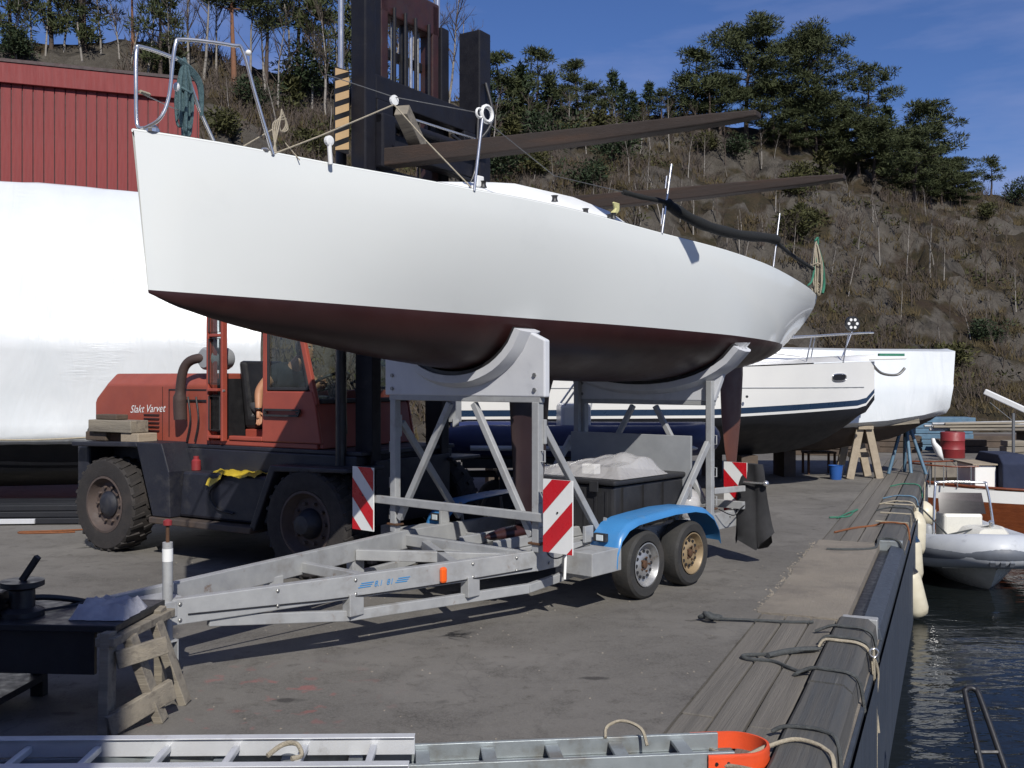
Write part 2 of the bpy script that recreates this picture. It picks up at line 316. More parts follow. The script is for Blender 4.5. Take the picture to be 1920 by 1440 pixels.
def Q(x, y, z=0.0):
    c, s = math.cos(QA), math.sin(QA); return Vector((QO.x + c * x - s * y, QO.y + s * x + c * y, z))
a0, a1, a2 = Q(-70, .615), Q(21.0, .615), Q(21.0, -.33)
# the yard: one sheet of asphalt that runs on under the hill
pl = [(-500, -60), (a0.x, a0.y), (a1.x, a1.y), (a2.x, a2.y), (a2.x + 3, a2.y + 1.2), (60, 29), (500, 40), (500, 600), (-500, 600)]
mb = MB(); mb.prism(pl, -3.0, 0.0, 'z'); yard = mb.build('ground', m_asph); yard['kind'] = 'structure'
# quay: concrete core, planks, fender beam, patch of concrete, sheet piling
quay = MB().box(-30, 20.98, -.31, .61, -3, -.12).build('quay', m_concrete); quay['kind'] = 'structure'
quay.location = QO; quay.rotation_euler = (0, 0, QA)
rq = random.Random(3)
def quay_planks(x0, x1):
    for r_, (ya, yb) in enumerate(((.015, .20), (.215, .40), (.415, .60))):
        x = x0 + (0 if r_ != 1 else -.6)
        while x < x1:
            e = min(x + 3.6 + rq.random() * .5, x1); xa = max(x, x0)
            if e - xa > .2:
                dz = rq.uniform(-.004, .006); mb = MB(); n = 4
                ring = [[(xa + .006, ya + rq.uniform(0, .006), -.12), (xa + .006, yb - rq.uniform(0, .006), -.12), (xa + .006, yb, dz + .004), (xa + .006, ya, dz + .004)]]
                for k in range(1, n): 
                    t = xa + (e - xa) * k / n; j = rq.uniform(-.004, .004); ring.append([(t, ya + j, -.12), (t, yb + j, -.12), (t, yb + j, dz + .004 + rq.uniform(-.004, .004)), (t, ya + j, dz + .004 + rq.uniform(-.004, .004))])
                ring.append([(e - .006, ya, -.12), (e - .006, yb, -.12), (e - .006, yb, dz + .004), (e - .006, ya, dz + .004)])
                mb.loft(ring).build('plank', m_woodp, quay, bevel=.008)
            x = e
quay_planks(-7, 3.35); quay_planks(7.55, 20.9)
def fender_beam(x0, x1):
    x = x0
    while x < x1 - .05:
        e = min(x + 4.2, x1); rings = []; n = 9
        for k in range(n + 1):
            t = x + .008 + (e - x - .016) * k / n; j = rq.uniform(-.006, .006); h = .058 + rq.uniform(-.006, .006)
            rings.append([(t, -.012, -.125), (t, -.012, h - .015), (t, -.03, h), (t, -.23 + j, h - .004), (t, -.285 + j, h - .05), (t, -.30 + j, -.125)])
        MB().loft(rings).build('fender_beam', m_beam, quay, smooth=35); x = e
fender_beam(-7, 3.30); fender_beam(7.62, 20.9)
# cast concrete patch with a rough inner edge
rings = []
for k in range(15):
    t = 3.40 + (7.52 - 3.40) * k / 14
    rings.append([(t, -.05, -.13), (t, .63 + rq.uniform(-.02, .03), -.13), (t, .63 + rq.uniform(-.015, .03), .010), (t, -.05, .008 + rq.uniform(-.002, .004))])
MB().loft(rings).build('concrete_patch', m_concrete, quay)
MB().box(3.42, 7.5, -.17, -.055, -.13, -.07).build('groove', m_black, quay)
MB().prism([(-.175, -.13), (-.175, -.005), (-.31, -.03), (-.335, -.13)], 3.36, 7.56, 'x').build('edge_plate', m_sheet, quay, bevel=.006)
MB().box(3.31, 3.42, -.30, -.03, -.12, .045).build('end_cap', m_galv, quay, bevel=.008)
MB().box(7.50, 7.61, -.30, -.03, -.12, .045).build('end_cap', m_galv2, quay, bevel=.008)
rings = []
for k in range(120):
    x = -7 + 28 * k / 119; d = .0 * (1 if (k // 3) % 2 else -1)
    rings.append([(x, -.375 - d, -3), (x, -.36 - d * .6, -.135)])
mbq = MB()
for k in range(119): 
    a, b = rings[k], rings[k + 1]; n = len(mbq.v); mbq.add([a[0], b[0], b[1], a[1]], [(0, 1, 2, 3)])
mbq.box(-7, 21, -.335, -.312, -3, -.13).build('sheet_piling', m_sheet, quay)
# end wall of the basin
MB().bar((Q(21.0, -.33).x, Q(21.0, -.33).y - .04, -1.5), (60, 28.9, -1.5), .1, 2.9).build('basin_wall', m_concrete)['kind'] = 'structure'
# water
def water_mat():
    m, nt, L, bs = setmat('harbour_water'); tc = nd(nt, 'ShaderNodeTexCoord').outputs['Object']
    bs.inputs['Base Color'].default_value = (.006, .008, .008, 1); bs.inputs['Roughness'].default_value = .02; bs.inputs['IOR'].default_value = 1.33; bs.inputs['Specular IOR Level'].default_value = .22
    mp = nd(nt, 'ShaderNodeMapping'); mp.inputs['Scale'].default_value = (1, 2.2, 1); mp.inputs['Rotation'].default_value = (0, 0, -.35); L(tc, mp.inputs[0])
    h = math_n(nt, 'ADD', noise_n(nt, mp.outputs[0], 1.5, 3, .5, .5), math_n(nt, 'MULTIPLY', noise_n(nt, mp.outputs[0], 6., 3, .5), .16))
    b = nd(nt, 'ShaderNodeBump'); b.inputs['Strength'].default_value = .16; b.inputs['Distance'].default_value = .14; L(h, b.inputs['Height']); L(b.outputs[0], bs.inputs['Normal']); return m
w = MB().add([(-2, -60, -1.2), (600, -60, -1.2), (600, 45, -1.2), (-2, 45, -1.2)], [(0, 1, 2, 3)]).build('water', water_mat()); w['kind'] = 'structure'

# ---------------------------------------------------------------- rocky wooded hill
PXT = [-900, -300, 0, 250, 450, 640, 900, 1150, 1300, 1450, 1560, 1700, 1820, 1920, 2300, 3000]
ELV = [.36, .35, .335, .335, .31, .285, .268, .263, .255, .240, .230, .203, .185, .178, .15, .12]
YCT = [44, 44, 46, 49, 52, 56, 61, 66, 68, 70, 72, 76, 79, 80, 84, 90]
YFT = [25, 26, 27, 28, 29, 30, 32, 33, 34, 35, 35.5, 36, 36.5, 37, 38, 40]
def hill_z(X, Y):
    px = 960 + FPX * X / Y
    el = np.interp(px, PXT, ELV); yc = np.interp(px, PXT, YCT); yf = np.interp(px, PXT, YFT)
    zc = CAMH + el * yc; u = (Y - yf) / (yc - yf)
    if u <= 0: s = 0.
    elif u < 1: s = u ** .9 * (1.0 - .06 * math.sin(u * math.pi * 3))
    else: s = 1 - .12 * min((u - 1), 2.5) ** 1.3
    p = Vector((X * .09, Y * .09, 3.3)); n = noise.fractal(p, 1.0, 2.1, 5)
    q = Vector((X * .33 + 9, Y * .33, 1.7)); n2 = noise.ridged_multi_fractal(q, .9, 2.2, 4, 1.0, 2.0) - 1.0
    blk = noise.cell(Vector((X * .42 + n, Y * .42, 2.0))) * .55
    k = max(0, min(1, u * 4)) * (1 if u < .9 else max(.25, 1 - (u - .9) * 6))
    return s * zc + k * (n * 1.5 + n2 * .55 + blk) - (.4 if u <= 0 else 0.0)
def hill_mat():
    m, nt, L, bs = setmat('lichen_rock_and_dry_heath'); tc = nd(nt, 'ShaderNodeTexCoord').outputs['Object']
    rock = mix_n(nt, rng_n(nt, noise_n(nt, tc, .9, 8, .7), .35, .65), (.064, .056, .046), (.122, .109, .091))
    rock = mix_n(nt, rng_n(nt, noise_n(nt, tc, .35, 8, .7, 1.2), .55, .68), rock, (.026, .023, .020))
    v = nd(nt, 'ShaderNodeTexVoronoi', feature='DISTANCE_TO_EDGE'); v.inputs['Scale'].default_value = .55
    wv = nd(nt, 'ShaderNodeVectorMath', operation='ADD'); L(tc, wv.inputs[0]); nn = nd(nt, 'ShaderNodeTexNoise'); nn.inputs['Scale'].default_value = .8; nn.inputs['Detail'].default_value = 6; L(tc, nn.inputs['Vector']); L(nn.outputs['Color'], wv.inputs[1]); L(wv.outputs[0], v.inputs['Vector'])
    rock = mix_n(nt, rng_n(nt, v.outputs['Distance'], -.01, .02, .45, 0.), rock, (.03, .027, .023))
    heath = mix_n(nt, rng_n(nt, noise_n(nt, tc, 1.6, 8, .7), .4, .62), (.056, .042, .024), (.030, .027, .014))
    heath = mix_n(nt, rng_n(nt, noise_n(nt, tc, .5, 5, .6), .5, .7), heath, (.042, .028, .019))
    g = nd(nt, 'ShaderNodeNewGeometry'); sp = nd(nt, 'ShaderNodeSeparateXYZ'); L(g.outputs['Normal'], sp.inputs[0])
    f = math_n(nt, 'ADD', rng_n(nt, sp.outputs[2], .6, .95, -.16, .29), noise_n(nt, tc, .28, 8, .65)); f = rng_n(nt, f, .50, .60)
    L(mix_n(nt, f, rock, heath), bs.inputs['Base Color']); bs.inputs['Roughness'].default_value = .95; bs.inputs['Specular IOR Level'].default_value = .2
    b = nd(nt, 'ShaderNodeBump'); b.inputs['Strength'].default_value = .9; b.inputs['Distance'].default_value = .5
    L(math_n(nt, 'ADD', noise_n(nt, tc, 1.3, 10, .7), math_n(nt, 'MULTIPLY', noise_n(nt, tc, 7., 6, .7), .3)), b.inputs['Height']); L(b.outputs[0], bs.inputs['Normal']); return m
na, ny = 300, 190; vs = []; fs = []
for i in range(na):
    px = -900 + 3900 * i / (na - 1)
    for j in range(ny):
        Y = 23 + 130 * (j / (ny - 1)) ** 1.35; X = (px - 960) * Y / FPX; vs.append((X, Y, hill_z(X, Y)))
for i in range(na - 1):
    for j in range(ny - 1): fs.append((i * ny + j, (i + 1) * ny + j, (i + 1) * ny + j + 1, i * ny + j + 1))
mb = MB(); mb.v = vs; mb.f = fs; hill = mb.build('hill', hill_mat(), smooth=50); hill['kind'] = 'structure'
def hill_at(px, py):
    """the spot of the slope that shows at photo pixel (px, py); the crest if the pixel is above it"""
    yf = np.interp(px, PXT, YFT); yc = np.interp(px, PXT, YCT); Y = yf
    while Y < yc:
        X = (px - 960) * Y / FPX; z = hill_z(X, Y)
        if HOR - (z - CAMH) * FPX / Y <= py: break
        Y += .25
    X = (px - 960) * Y / FPX; return Vector((X, Y, hill_z(X, Y)))
# ---------------------------------------------------------------- sailing boat on its trailer
TO = Vector((.284, 9.575, 0)); TA = math.atan2(.76, .65)
def T(s, t, z=0.):      # trailer frame: s aft, t towards the quay side
    c, n = math.cos(TA), math.sin(TA); return Vector((TO.x + c * s + n * t, TO.y + n * s - c * t, z))
boat = thing('sailing_boat', 'white racing sailing boat with dark red bottom carried on the galvanised trailer', 'sailing boat', TO, TA)
SS = [-4.03, -3.68, -3.35, -2.78, -2.22, -1.83, -1.29, -.73, .2, 1.01, 1.63, 2.25, 3.11, 4.02]
SB = [.012, .19, .32, .52, .71, .82, .95, 1.06, 1.19, 1.27, 1.28, 1.25, 1.15, .98]
SZ = [3.525, 3.50, 3.475, 3.43, 3.395, 3.37, 3.345, 3.305, 3.23, 3.18, 3.14, 3.095, 3.01, 2.92]
WS = [-4.03, -3.5, -3, -2, -1.1, 0, 1, 1.8, 3, 4.02]; WB = [0, .13, .26, .47, .68, .95, 1.09, 1.13, .96, .50]
KS = [-4.03, -3.85, -3.6, -3.2, -2.44, -2., -1.1, 0, 1, 1.8, 3, 4.02]; KZ = [2.50, 2.43, 2.365, 2.285, 2.17, 2.11, 2.02, 1.94, 1.92, 1.935, 2.03, 2.20]
def smooth_interp(x, xs, ys):
    # Catmull style smoothing of a table
    i = max(0, min(len(xs) - 2, int(np.searchsorted(xs, x) - 1))); t = (x - xs[i]) / (xs[i + 1] - xs[i]); t = max(0., min(1., t))
    def sl(k):
        k0, k1 = max(0, k - 1), min(len(xs) - 1, k + 1); return (ys[k1] - ys[k0]) / (xs[k1] - xs[k0])
    h = xs[i + 1] - xs[i]
    return (2 * t ** 3 - 3 * t ** 2 + 1) * ys[i] + (t ** 3 - 2 * t ** 2 + t) * h * sl(i) + (-2 * t ** 3 + 3 * t ** 2) * ys[i + 1] + (t ** 3 - t ** 2) * h * sl(i + 1)
def wlz(s): return 2.42 - .025 * s
def hull_section(s0):
    """half section at station s0 from keel to sheer: lists of (s, t, z) below and above the waterline"""
    b = smooth_interp(s0, SS, SB); zs = smooth_interp(s0, SS, SZ); w = max(0.004, float(smooth_interp(s0, WS, WB))); zk = float(smooth_interp(s0, KS, KZ)); zw = wlz(s0)
    rake = lambda z: s0 + (0 if s0 > -3.2 else ((z - 2.5) / 1.02) * -.11 * min(1, (-3.2 - s0) / .85))
    if s0 > 3.6: rake = lambda z: s0 - (z - 2.2) * .10 * (s0 - 3.6) / .42
    bot = []; n = 11
    for i in range(n):
        a = i / (n - 1) * math.pi / 2; p = 1.12 + .25 * max(0, min(1, (s0 + 1) / 3))
        t = w * math.sin(a) ** .95; z = zk + (zw - zk) * (1 - math.cos(a) ** (1.0 / p) if s0 < -3.6 else (1 - max(0, 1 - (t / w) ** 2.15) ** (.62)))
        bot.append((rake(z), t, min(z, zw)))
    bot[-1] = (rake(zw), w, zw)
    top = [bot[-1]]
    for i in range(1, 9):
        u = i / 8; t = w + (b - w) * (1 - (1 - u) ** 1.5); z = zw + (zs - zw) * u; top.append((rake(z), t, z))
    return bot, top
STN = sorted(set([-4.03 + .03 * i for i in range(8)] + [-3.8 + .2 * i for i in range(40)] + [4.02])); STN = [s for s in STN if s <= 4.02]
secs = [hull_section(s) for s in STN]
def both(lst): return [[(p[0], -p[1], p[2]) for p in q] for q in lst] 
def hullskin(idx, name, mat):
    mb = MB()
    for sg in (1, -1):
        mb.loft([[(p[0], sg * p[1], p[2]) for p in q[idx]] for q in secs], cap=False, closed=False)
    o = mb.build(name, mat, boat); me = o.data
    bm = bmesh.new(); bm.from_mesh(me); bmesh.ops.remove_doubles(bm, verts=bm.verts, dist=.0025); bmesh.ops.recalc_face_normals(bm, faces=bm.faces); bm.to_mesh(me); bm.free()
    me.polygons.foreach_set('use_smooth', [True] * len(me.polygons)); me.set_sharp_from_angle(angle=R(50)); return o
hullskin(1, 'topsides', m_hull); hullskin(0, 'bottom', m_anti)
sx = secs[-1]; ring = [(p[0], p[1], p[2]) for p in sx[0]] + [(p[0], p[1], p[2]) for p in sx[1][1:]]
MB().add(ring + [(p[0], -p[1], p[2]) for p in ring[::-1][:-1]], [tuple(range(2 * len(ring) - 1))]).build('transom', m_hull, boat)
# rounded gunwale, deck and coachroof
mb = MB()
for sg in (1, -1): mb.tube([(q[1][-1][0], sg * (q[1][-1][1] - .011), q[1][-1][2] + .002) for q in secs], .012, 8)
mb.build('gunwale', m_hull, boat, smooth=60)
mb = MB(); rows = []
for q in secs:
    s0, b, z = q[1][-1]; rows.append([(s0, y * b, z + .012 + .045 * (1 - (y) ** 2) * min(1, b)) for y in np.linspace(-1, 1, 11)])
mb.loft(rows, cap=False, closed=False); mb.build('deck', m_deck, boat, smooth=60)
mb = MB(); rows = []
for s0, w, h in ((-1.9, .30, .04), (-1.6, .45, .16), (-1.0, .60, .27), (-.3, .70, .30), (.2, .74, .27), (.55, .76, .17), (.75, .76, .0)):
    z = float(np.interp(s0, SS, SZ)) + .03; rows.append([(s0, y, z + h * k) for y, k in ((-w - .10, -.1), (-w, .45), (-w * .85, .85), (-w * .45, 1.0), (0, 1.05), (w * .45, 1.0), (w * .85, .85), (w, .45), (w + .10, -.1))])
mb.loft(rows, cap=True, closed=False); mb.build('coachroof', m_deck, boat, smooth=50)
# keel and rudder
def foil(rows, name, mat):
    mb = MB(); rings = []
    for z, le, te, th in rows:
        c = te - le; ring = []
        for k in range(14):
            a = 2 * math.pi * k / 14; x = le + c * (.5 - .5 * math.cos(a)); y = th * .5 * math.sin(a) * (1.25 - .5 * (x - le) / c); ring.append((x, y, z))
        rings.append(ring)
    mb.loft(rings).build(name, mat, boat, smooth=60)
foil([(2.02, -.62, .34, .20), (1.93, -.52, .17, .15), (1.8, -.47, .11, .12), (1.2, -.42, .05, .11), (.62, -.38, -.02, .10)], 'keel', M('shaded_keel_antifouling', (.026, .011, .011), (.02, .01, .01), 2, .5))  # antifouling darkened on the keel alone: its shade is put into the colour
rings = [[(x, r * math.cos(a) * 1.1, .545 + r * .8 * math.sin(a)) for a in np.linspace(0, 2 * math.pi, 12, endpoint=False)] for x, r in ((-.8, .01), (-.74, .04), (-.55, .075), (-.2, .09), (.2, .07), (.5, .03), (.6, .01))]
MB().loft(rings).build('keel_bulb', m_anti, boat, smooth=60)
foil([(2.20, 3.38, 3.98, .07), (2.0, 3.40, 3.98, .07), (1.5, 3.44, 3.93, .06), (1.1, 3.52, 3.85, .05), (.86, 3.60, 3.80, .03)], 'rudder', m_rudder)
def bp(px, py, t):
    """boat-local point that shows at a photo pixel, t metres off the centreline"""
    k = (px - 960) / FPX; c, n = math.cos(TA), math.sin(TA)
    x = (k * (TO.y - c * t) - TO.x - n * t) / (c - k * n); Y = TO.y + n * x - c * t; return Vector((x, -t, CAMH - (py - HOR) * Y / FPX))
# split pulpit: two bent stainless loops
near = [bp(272, 240, .03), bp(300, 222, .10), bp(317, 180, .12), bp(328, 88, .14), bp(345, 74, .15), bp(435, 85, .26), bp(455, 95, .28), bp(478, 175, .31), bp(512, 290, .34)]
far = [bp(270, 240, .0), bp(257, 232, -.05), bp(255, 160, -.07), bp(256, 96, -.09), bp(266, 88, -.10), bp(330, 110, -.22), bp(345, 122, -.24), bp(372, 200, -.28), bp(404, 272, -.32)]
def rounded(pts): return catmull(pts, 5)
for q in (near, far): MB().tube(rounded(q), .0125, 8).build('pulpit', m_chrome, boat, smooth=60)
MB().lathe([(.03, 0), (.035, .015), (.02, .03)], bp(497, 286, .30), 'z', 12).build('deck_fitting', m_chrome, boat)
MB().lathe([(.05, 0), (.05, .02), (.025, .05)], bp(285, 246, .03) + Vector((0, 0, -.01)), 'z', 12).build('bow_roller', m_chrome, boat)
MB().ball(bp(466, 99, .29), (.02, .02, .02)).build('nav_light', m_white, boat); MB().ball(bp(331, 163, .0), (.022, .022, .03)).build('nav_light', m_white, boat)
# stanchions
def stanch(a, b, r=.011, mat=m_chrome): MB().tube([a, b], r, 8).build('stanchion', mat, boat, smooth=60)
stanch(bp(620, 308, .5), bp(617, 264, .5), .016, m_white); MB().lathe([(.02, -.015), (.035, -.012), (.035, .012), (.02, .015)], bp(617, 264, .5), 'y', 14).build('stanchion_ring', m_white, boat)
stanch(bp(889, 358, .82), bp(905, 218, .82)); stanch(bp(1241, 438, 1.19), bp(1259, 308, 1.19)); 
stanch(bp(1450, 500, 1.2), bp(1462, 400, 1.2), .009); stanch(bp(1240, 420, -1.1), bp(1250, 330, -1.1), .009)
for px, py, r in ((899, 212, .035), (913, 214, .06)):
    c = bp(px, py, .82); MB().tube([c + Vector((r * math.cos(a), 0, r * math.sin(a))) for a in np.linspace(0, 2 * math.pi, 14, endpoint=False)], r * .28, 6, closed=True).build('pulley', m_white, boat, smooth=60)
c = bp(739, 188, .2); MB().lathe([(.015, -.012), (.04, -.01), (.04, .01), (.015, .012)], c, 'y', 14).build('pulley', m_white, boat)
# wires and lines
def line(pts, r, mat, name='line'): return MB().tube(pts, r, 5).build(name, mat, boat, smooth=60)
line([bp(515, 288, .34), bp(600, 255, .4), bp(739, 196, .2)], .006, m_ropew); line([bp(739, 196, .2), bp(800, 265, .5), bp(884, 352, .8)], .006, m_ropew)
line([bp(612, 140, .2), bp(739, 182, .2), bp(900, 212, .8)], .0035, m_wire); line([bp(535, 268, .3), bp(562, 300, .42)], .004, m_ropew)
line([bp(450, 278, .2), bp(524, 235, .2)], .005, m_ropew); line([bp(258, 172, -.07), bp(330, 205, -.2), bp(360, 215, -.28)], .004, m_wire)
line([bp(262, 172, -.07), bp(280, 178, -.1)], .014, m_ropew)
line([bp(655, 319, .50), bp(760, 338, .62), bp(880, 357, .76)], .005, m_wire)
for k in range(4): 
    q = [bp(528 + 3 * k, 205 + 6 * k, .2), bp(524 - 4 * k, 232, .22), bp(512 + k * 2, 285, .3)]; line(catmull(q, 5), .005, m_ropew, 'rope_tail')
for k in range(3): line(catmull([bp(528, 205, .2), bp(536 + 2 * k, 232 + 4 * k, .2), bp(527, 246, .2), bp(522, 225, .2)], 5), .005, m_ropew, 'rope_tail')
# padded lifeline at the stern quarter
padp = catmull([bp(1168, 360, 1.10), bp(1205, 370, 1.15), bp(1243, 378, 1.19), bp(1265, 392, 1.2), bp(1320, 422, 1.23), bp(1385, 440, 1.22), bp(1450, 448, 1.2), bp(1462, 460, 1.18), bp(1490, 482, 1.1), bp(1524, 504, 1.0)], 5)
n = len(padp); MB().tube(padp, [(.022 if i < n * .25 else .05 if i < n * .68 else .022) * (1 + .08 * math.sin(i * 1.7)) for i in range(n)], 10).build('padded_lifeline', m_pad, boat, smooth=60)
line([bp(905, 222, .82), bp(1040, 330, 1.0), bp(1168, 360, 1.10)], .0035, m_wire)
for px, py, sx_ in ((1143, 413, .05), (1098, 402, .03), (906, 352, .04), (1040, 378, .03), (1150, 410, .03)):
    c = bp(px, py, .8); MB().lathe([(.03, 0), (.022, .02), (.022, .04), (.032, .05)], c, 'z', 12).build('winch', m_blackp, boat, smooth=60)
MB().box(-.04, .04, -.02, .02, 0, .09).build('cleat', m_white, boat, bevel=.01).location = bp(898, 352, .78)
c = bp(1152, 385, .3); mb = MB()
for k in range(5): mb.tube(catmull([c + Vector((.02 * k, .01, .03)), c + Vector((.05 + .01 * k, .03, -.05)), c + Vector((-.02, .02 * k, -.12)), c + Vector((.03, .0, -.03))], 5), .012, 5)
mb.build('sheet_coil', M('pale_yellow_line', (.55, .52, .25), (.45, .42, .2), 30, .8), boat, smooth=60)

# rope hanks that hang on the boat
def hank(name, label, mat, top, ln, n, spread, rad, seed, up=.06):
    rnd = random.Random(seed); mb = MB(); top = Vector(top)
    for i in range(n):
        a = rnd.uniform(0, 6.28); d = Vector((math.cos(a), math.sin(a), 0)) * spread * rnd.uniform(.4, 1); l = ln * rnd.uniform(.75, 1.05)
        mb.tube(catmull([top + Vector((0, 0, up)), top + d * .5 + Vector((0, 0, -.1 * ln)), top + d * 1.0 - Vector((0, 0, l * .55)), top + d * .8 - Vector((0, 0, l)), top + d * .2 - Vector((0, 0, l * .96)), top + d * .3 - Vector((0, 0, l * .5)), top + Vector((0, 0, .0))], 5), rad, 5)
    z = top - Vector((0, 0, ln * .38)); mb.tube([z + Vector((spread * .8 * math.cos(a), spread * .8 * math.sin(a), .012 * math.sin(3 * a))) for a in np.linspace(0, 2 * math.pi, 12, endpoint=False)], rad * 1.2, 5, closed=True)
    return tag(mb.build(name, mat, smooth=60), label, 'rope')
def bw(px, py, t): v = bp(px, py, t); return T(v.x, -v.y, v.z)
hank('rope_coil', 'thick dark teal rope hank tied round the pulpit rail', m_ropet, bw(346, 125, -.24), .46, 17, .06, .0105, 1)
mbt = MB(); 
for k in range(3): mbt.tube(catmull([bw(330, 108, -.22), bw(352 + 4 * k, 130, -.24), bw(372 + 3 * k, 160, -.26), bw(378, 205 + 6 * k, -.28)], 5), .014, 5)
tag(mbt.build('rope_end', m_ropet, smooth=60), 'loose teal rope ends wound along the pulpit tube', 'rope')
hank('rope_coil', 'natural fibre rope hank hanging at the stern quarter of the white hull', m_ropew, bw(1530, 462, 1.0), .56, 17, .075, .0075, 2)
mbt = MB(); mbt.tube(catmull([bw(1530, 455, 1.0), bw(1541, 490, 1.0), bw(1545, 530, .99), bw(1542, 550, .99)], 5), .018, 6); mbt.tube(catmull([bw(1528, 452, 1.0), bw(1534, 450, 1.0), bw(1524, 520, 1.0), bw(1515, 535, 1.0)], 5), .012, 6)
tag(mbt.build('rope_end', m_ropeg, smooth=60), 'green rope end over the natural hank at the stern', 'rope')

# ---------------------------------------------------------------- trailer
tr = thing('boat_trailer', 'galvanised twin axle boat trailer with blue mudguards and two cradles', 'trailer', TO, TA)
def tb(name, mat, *bars, bevel=.006, parent=None):
    mb = MB()
    for a, b, w_, h_ in bars: mb.bar((a[0], -a[1], a[2]), (b[0], -b[1], b[2]), w_, h_)
    return mb.build(name, mat, parent or tr, bevel=bevel)
for sg in (1, -1):
    # side rail: straight at the axles, converging to the drawbar
    tb('side_rail', m_galv, ((-1.1, sg * .8, .475), (2.25, sg * .8, .475), .07, .17))
    tb('drawbar_rail', m_galv, ((-4.35, sg * .13, .475), (-1.09, sg * .8, .475), .07, .165))
    tb('truss_bar', m_galv, ((-3.75, sg * .245, .385), (-2.75, sg * .455, .27), .05, .075), ((-2.75, sg * .455, .27), (-1.15, sg * .78, .255), .05, .075))
    tb('truss_bar', m_galv, ((-1.15, sg * .78, .255), (-.6, sg * .8, .30), .05, .07), ((-.6, sg * .8, .30), (0, sg * .8, .38), .05, .07))
    for s_ in (-2.72, -1.72): tb('truss_post', m_galv, ((s_, sg * (.8 + .2055 * (s_ + 1.1)), .27), (s_, sg * (.8 + .2055 * (s_ + 1.1)), .43), .085, .13))
for s_, z in ((-1.0, .47), (-.2, .40), (.55, .40), (1.3, .40), (2.2, .47)): tb('crossmember', m_galv, ((s_, -.77, z), (s_, .77, z), .08, .1))
tb('crossmember', m_galv, ((-1.75, -.62, .45), (-1.05, .5, .45), .07, .09)); tb('crossmember', m_galv, ((-1.75, .62, .45), (-1.05, -.5, .45), .07, .09)); tb('crossmember', m_galv, ((-2.4, -.5, .45), (-2.4, .5, .45), .07, .08))
tb('keel_bed', m_galv, ((-1.2, 0, .43), (1.1, 0, .43), .5, .04)); tb('keel_bed', m_galv, ((-.9, .2, .50), (.6, .2, .50), .05, .09)); tb('keel_bed', m_galv, ((-.9, -.2, .50), (.6, -.2, .50), .05, .09))
tb('drawbar_plate', m_galv, ((-4.8, 0, .47), (-3.85, 0, .47), .2, .14)); tb('coupling', m_black, ((-5.05, 0, .50), (-4.75, 0, .49), .1, .1), ((-4.75, 0, .56), (-4.45, 0, .56), .09, .07))
MB().tube(catmull([(-4.35, 0, .55), (-4.55, .0, .62), (-4.75, .02, .66), (-4.98, .03, .66)], 5), .018, 7).build('brake_lever', m_black, tr, smooth=60)
# cradles: uprights, top bar, braces, plate with moulded pad
def cradle(s0, z0, ztop, plate, zpad, hw):
    for sg in (1, -1):
        tb('upright', m_galv, ((s0, sg * hw, z0), (s0, sg * hw, ztop), .07, .07)); 
        for z in (.95, .66, 1.28):
            mb = MB(); mb.tube([(s0, -sg * (hw + .035), z), (s0, -sg * (hw + .075), z), (s0, -sg * (hw + .075), z + .09), (s0, -sg * (hw + .035), z + .09)], .007, 6); mb.build('rope_eye', m_galv, tr)
        tb('clamp', m_rust, ((s0 - .045, sg * hw, z0 + .28), (s0 + .045, sg * hw, z0 + .28), .10, .012)); tb('clamp', m_rust, ((s0 - .05, sg * hw, z0 + .07), (s0 + .05, sg * hw, z0 + .07), .13, .02))
    tb('top_bar', m_galv, ((s0, -hw - .05, ztop + .02), (s0, hw + .05, ztop + .02), .06, .05))
    tb('brace', m_galv, ((s0 - .002, -hw + .06, z0 + .12), (s0 - .002, -.14, ztop - .02), .05, .055)); tb('brace', m_galv, ((s0 + .002, hw - .06, z0 + .12), (s0 + .002, .14, ztop - .02), .05, .055))
    pts = [(-y, z) for y, z in plate]
    mb = MB(); mb.prism(pts, s0 - .035, s0 + .035, 'x'); mb.build('cradle_plate', m_plate, tr, bevel=.012)
    for y in (hw, -hw):
        for z in (ztop + .10, ztop + .22): MB().lathe([(.018, -.012), (.018, 0), (.012, .006)], (s0 - .038, -y, z), 'x', 6).build('bolt', m_wire, tr)
    # pad lining that follows the hull
    mb = MB(); rings = []
    for y, z, ny, nz in zpad:
        r_ = []
        for dx, dn in ((-.13, -.03), (-.13, .035), (-.05, .075), (.05, .075), (.13, .035), (.13, -.03)): r_.append((s0 + dx, -(y + ny * dn), z + nz * dn))
        rings.append(r_)
    mb.loft(rings).build('cradle_pad', m_plate, tr, smooth=50)
    mb = MB(); mb.loft([[(s0 + dx, -(y + ny * dn), z + nz * dn) for dx, dn in ((-.11, -.065), (-.11, -.028), (.11, -.028), (.11, -.065))] for y, z, ny, nz in zpad]).build('pad_rubber', m_blackp, tr)
m_plate = M('moulded_grey_plastic', (.60, .61, .63), (.52, .53, .56), 3, .38, .08, 0, .03, 60, dirt=(.42, .43, .45), dsc=3, dth=(.55, .8), dirt2=(.1, .1, .1), d2sc=8, d2th=(.74, .8))
def hull_curve(s0, tmax, n=22):
    bot, top = hull_section(s0); pts = [(p[1], p[2]) for p in bot] + [(p[1], p[2]) for p in top[1:]]; pts = [(-y, z) for y, z in pts[::-1]] + pts[1:]
    ys = [p[0] for p in pts]; zs = [p[1] for p in pts]; out = []
    for t in np.linspace(-tmax, tmax, n):
        z = float(np.interp(t, ys, zs)); z1 = float(np.interp(t + .02, ys, zs)); z0 = float(np.interp(t - .02, ys, zs)); nrm = Vector((z1 - z0, -.04)).normalized(); out.append((t, z, nrm.x, nrm.y))
    return out
pad = [(t + nx * .075, z + nz * .075, nx, nz) for t, z, nx, nz in hull_curve(-1.1, .66)]
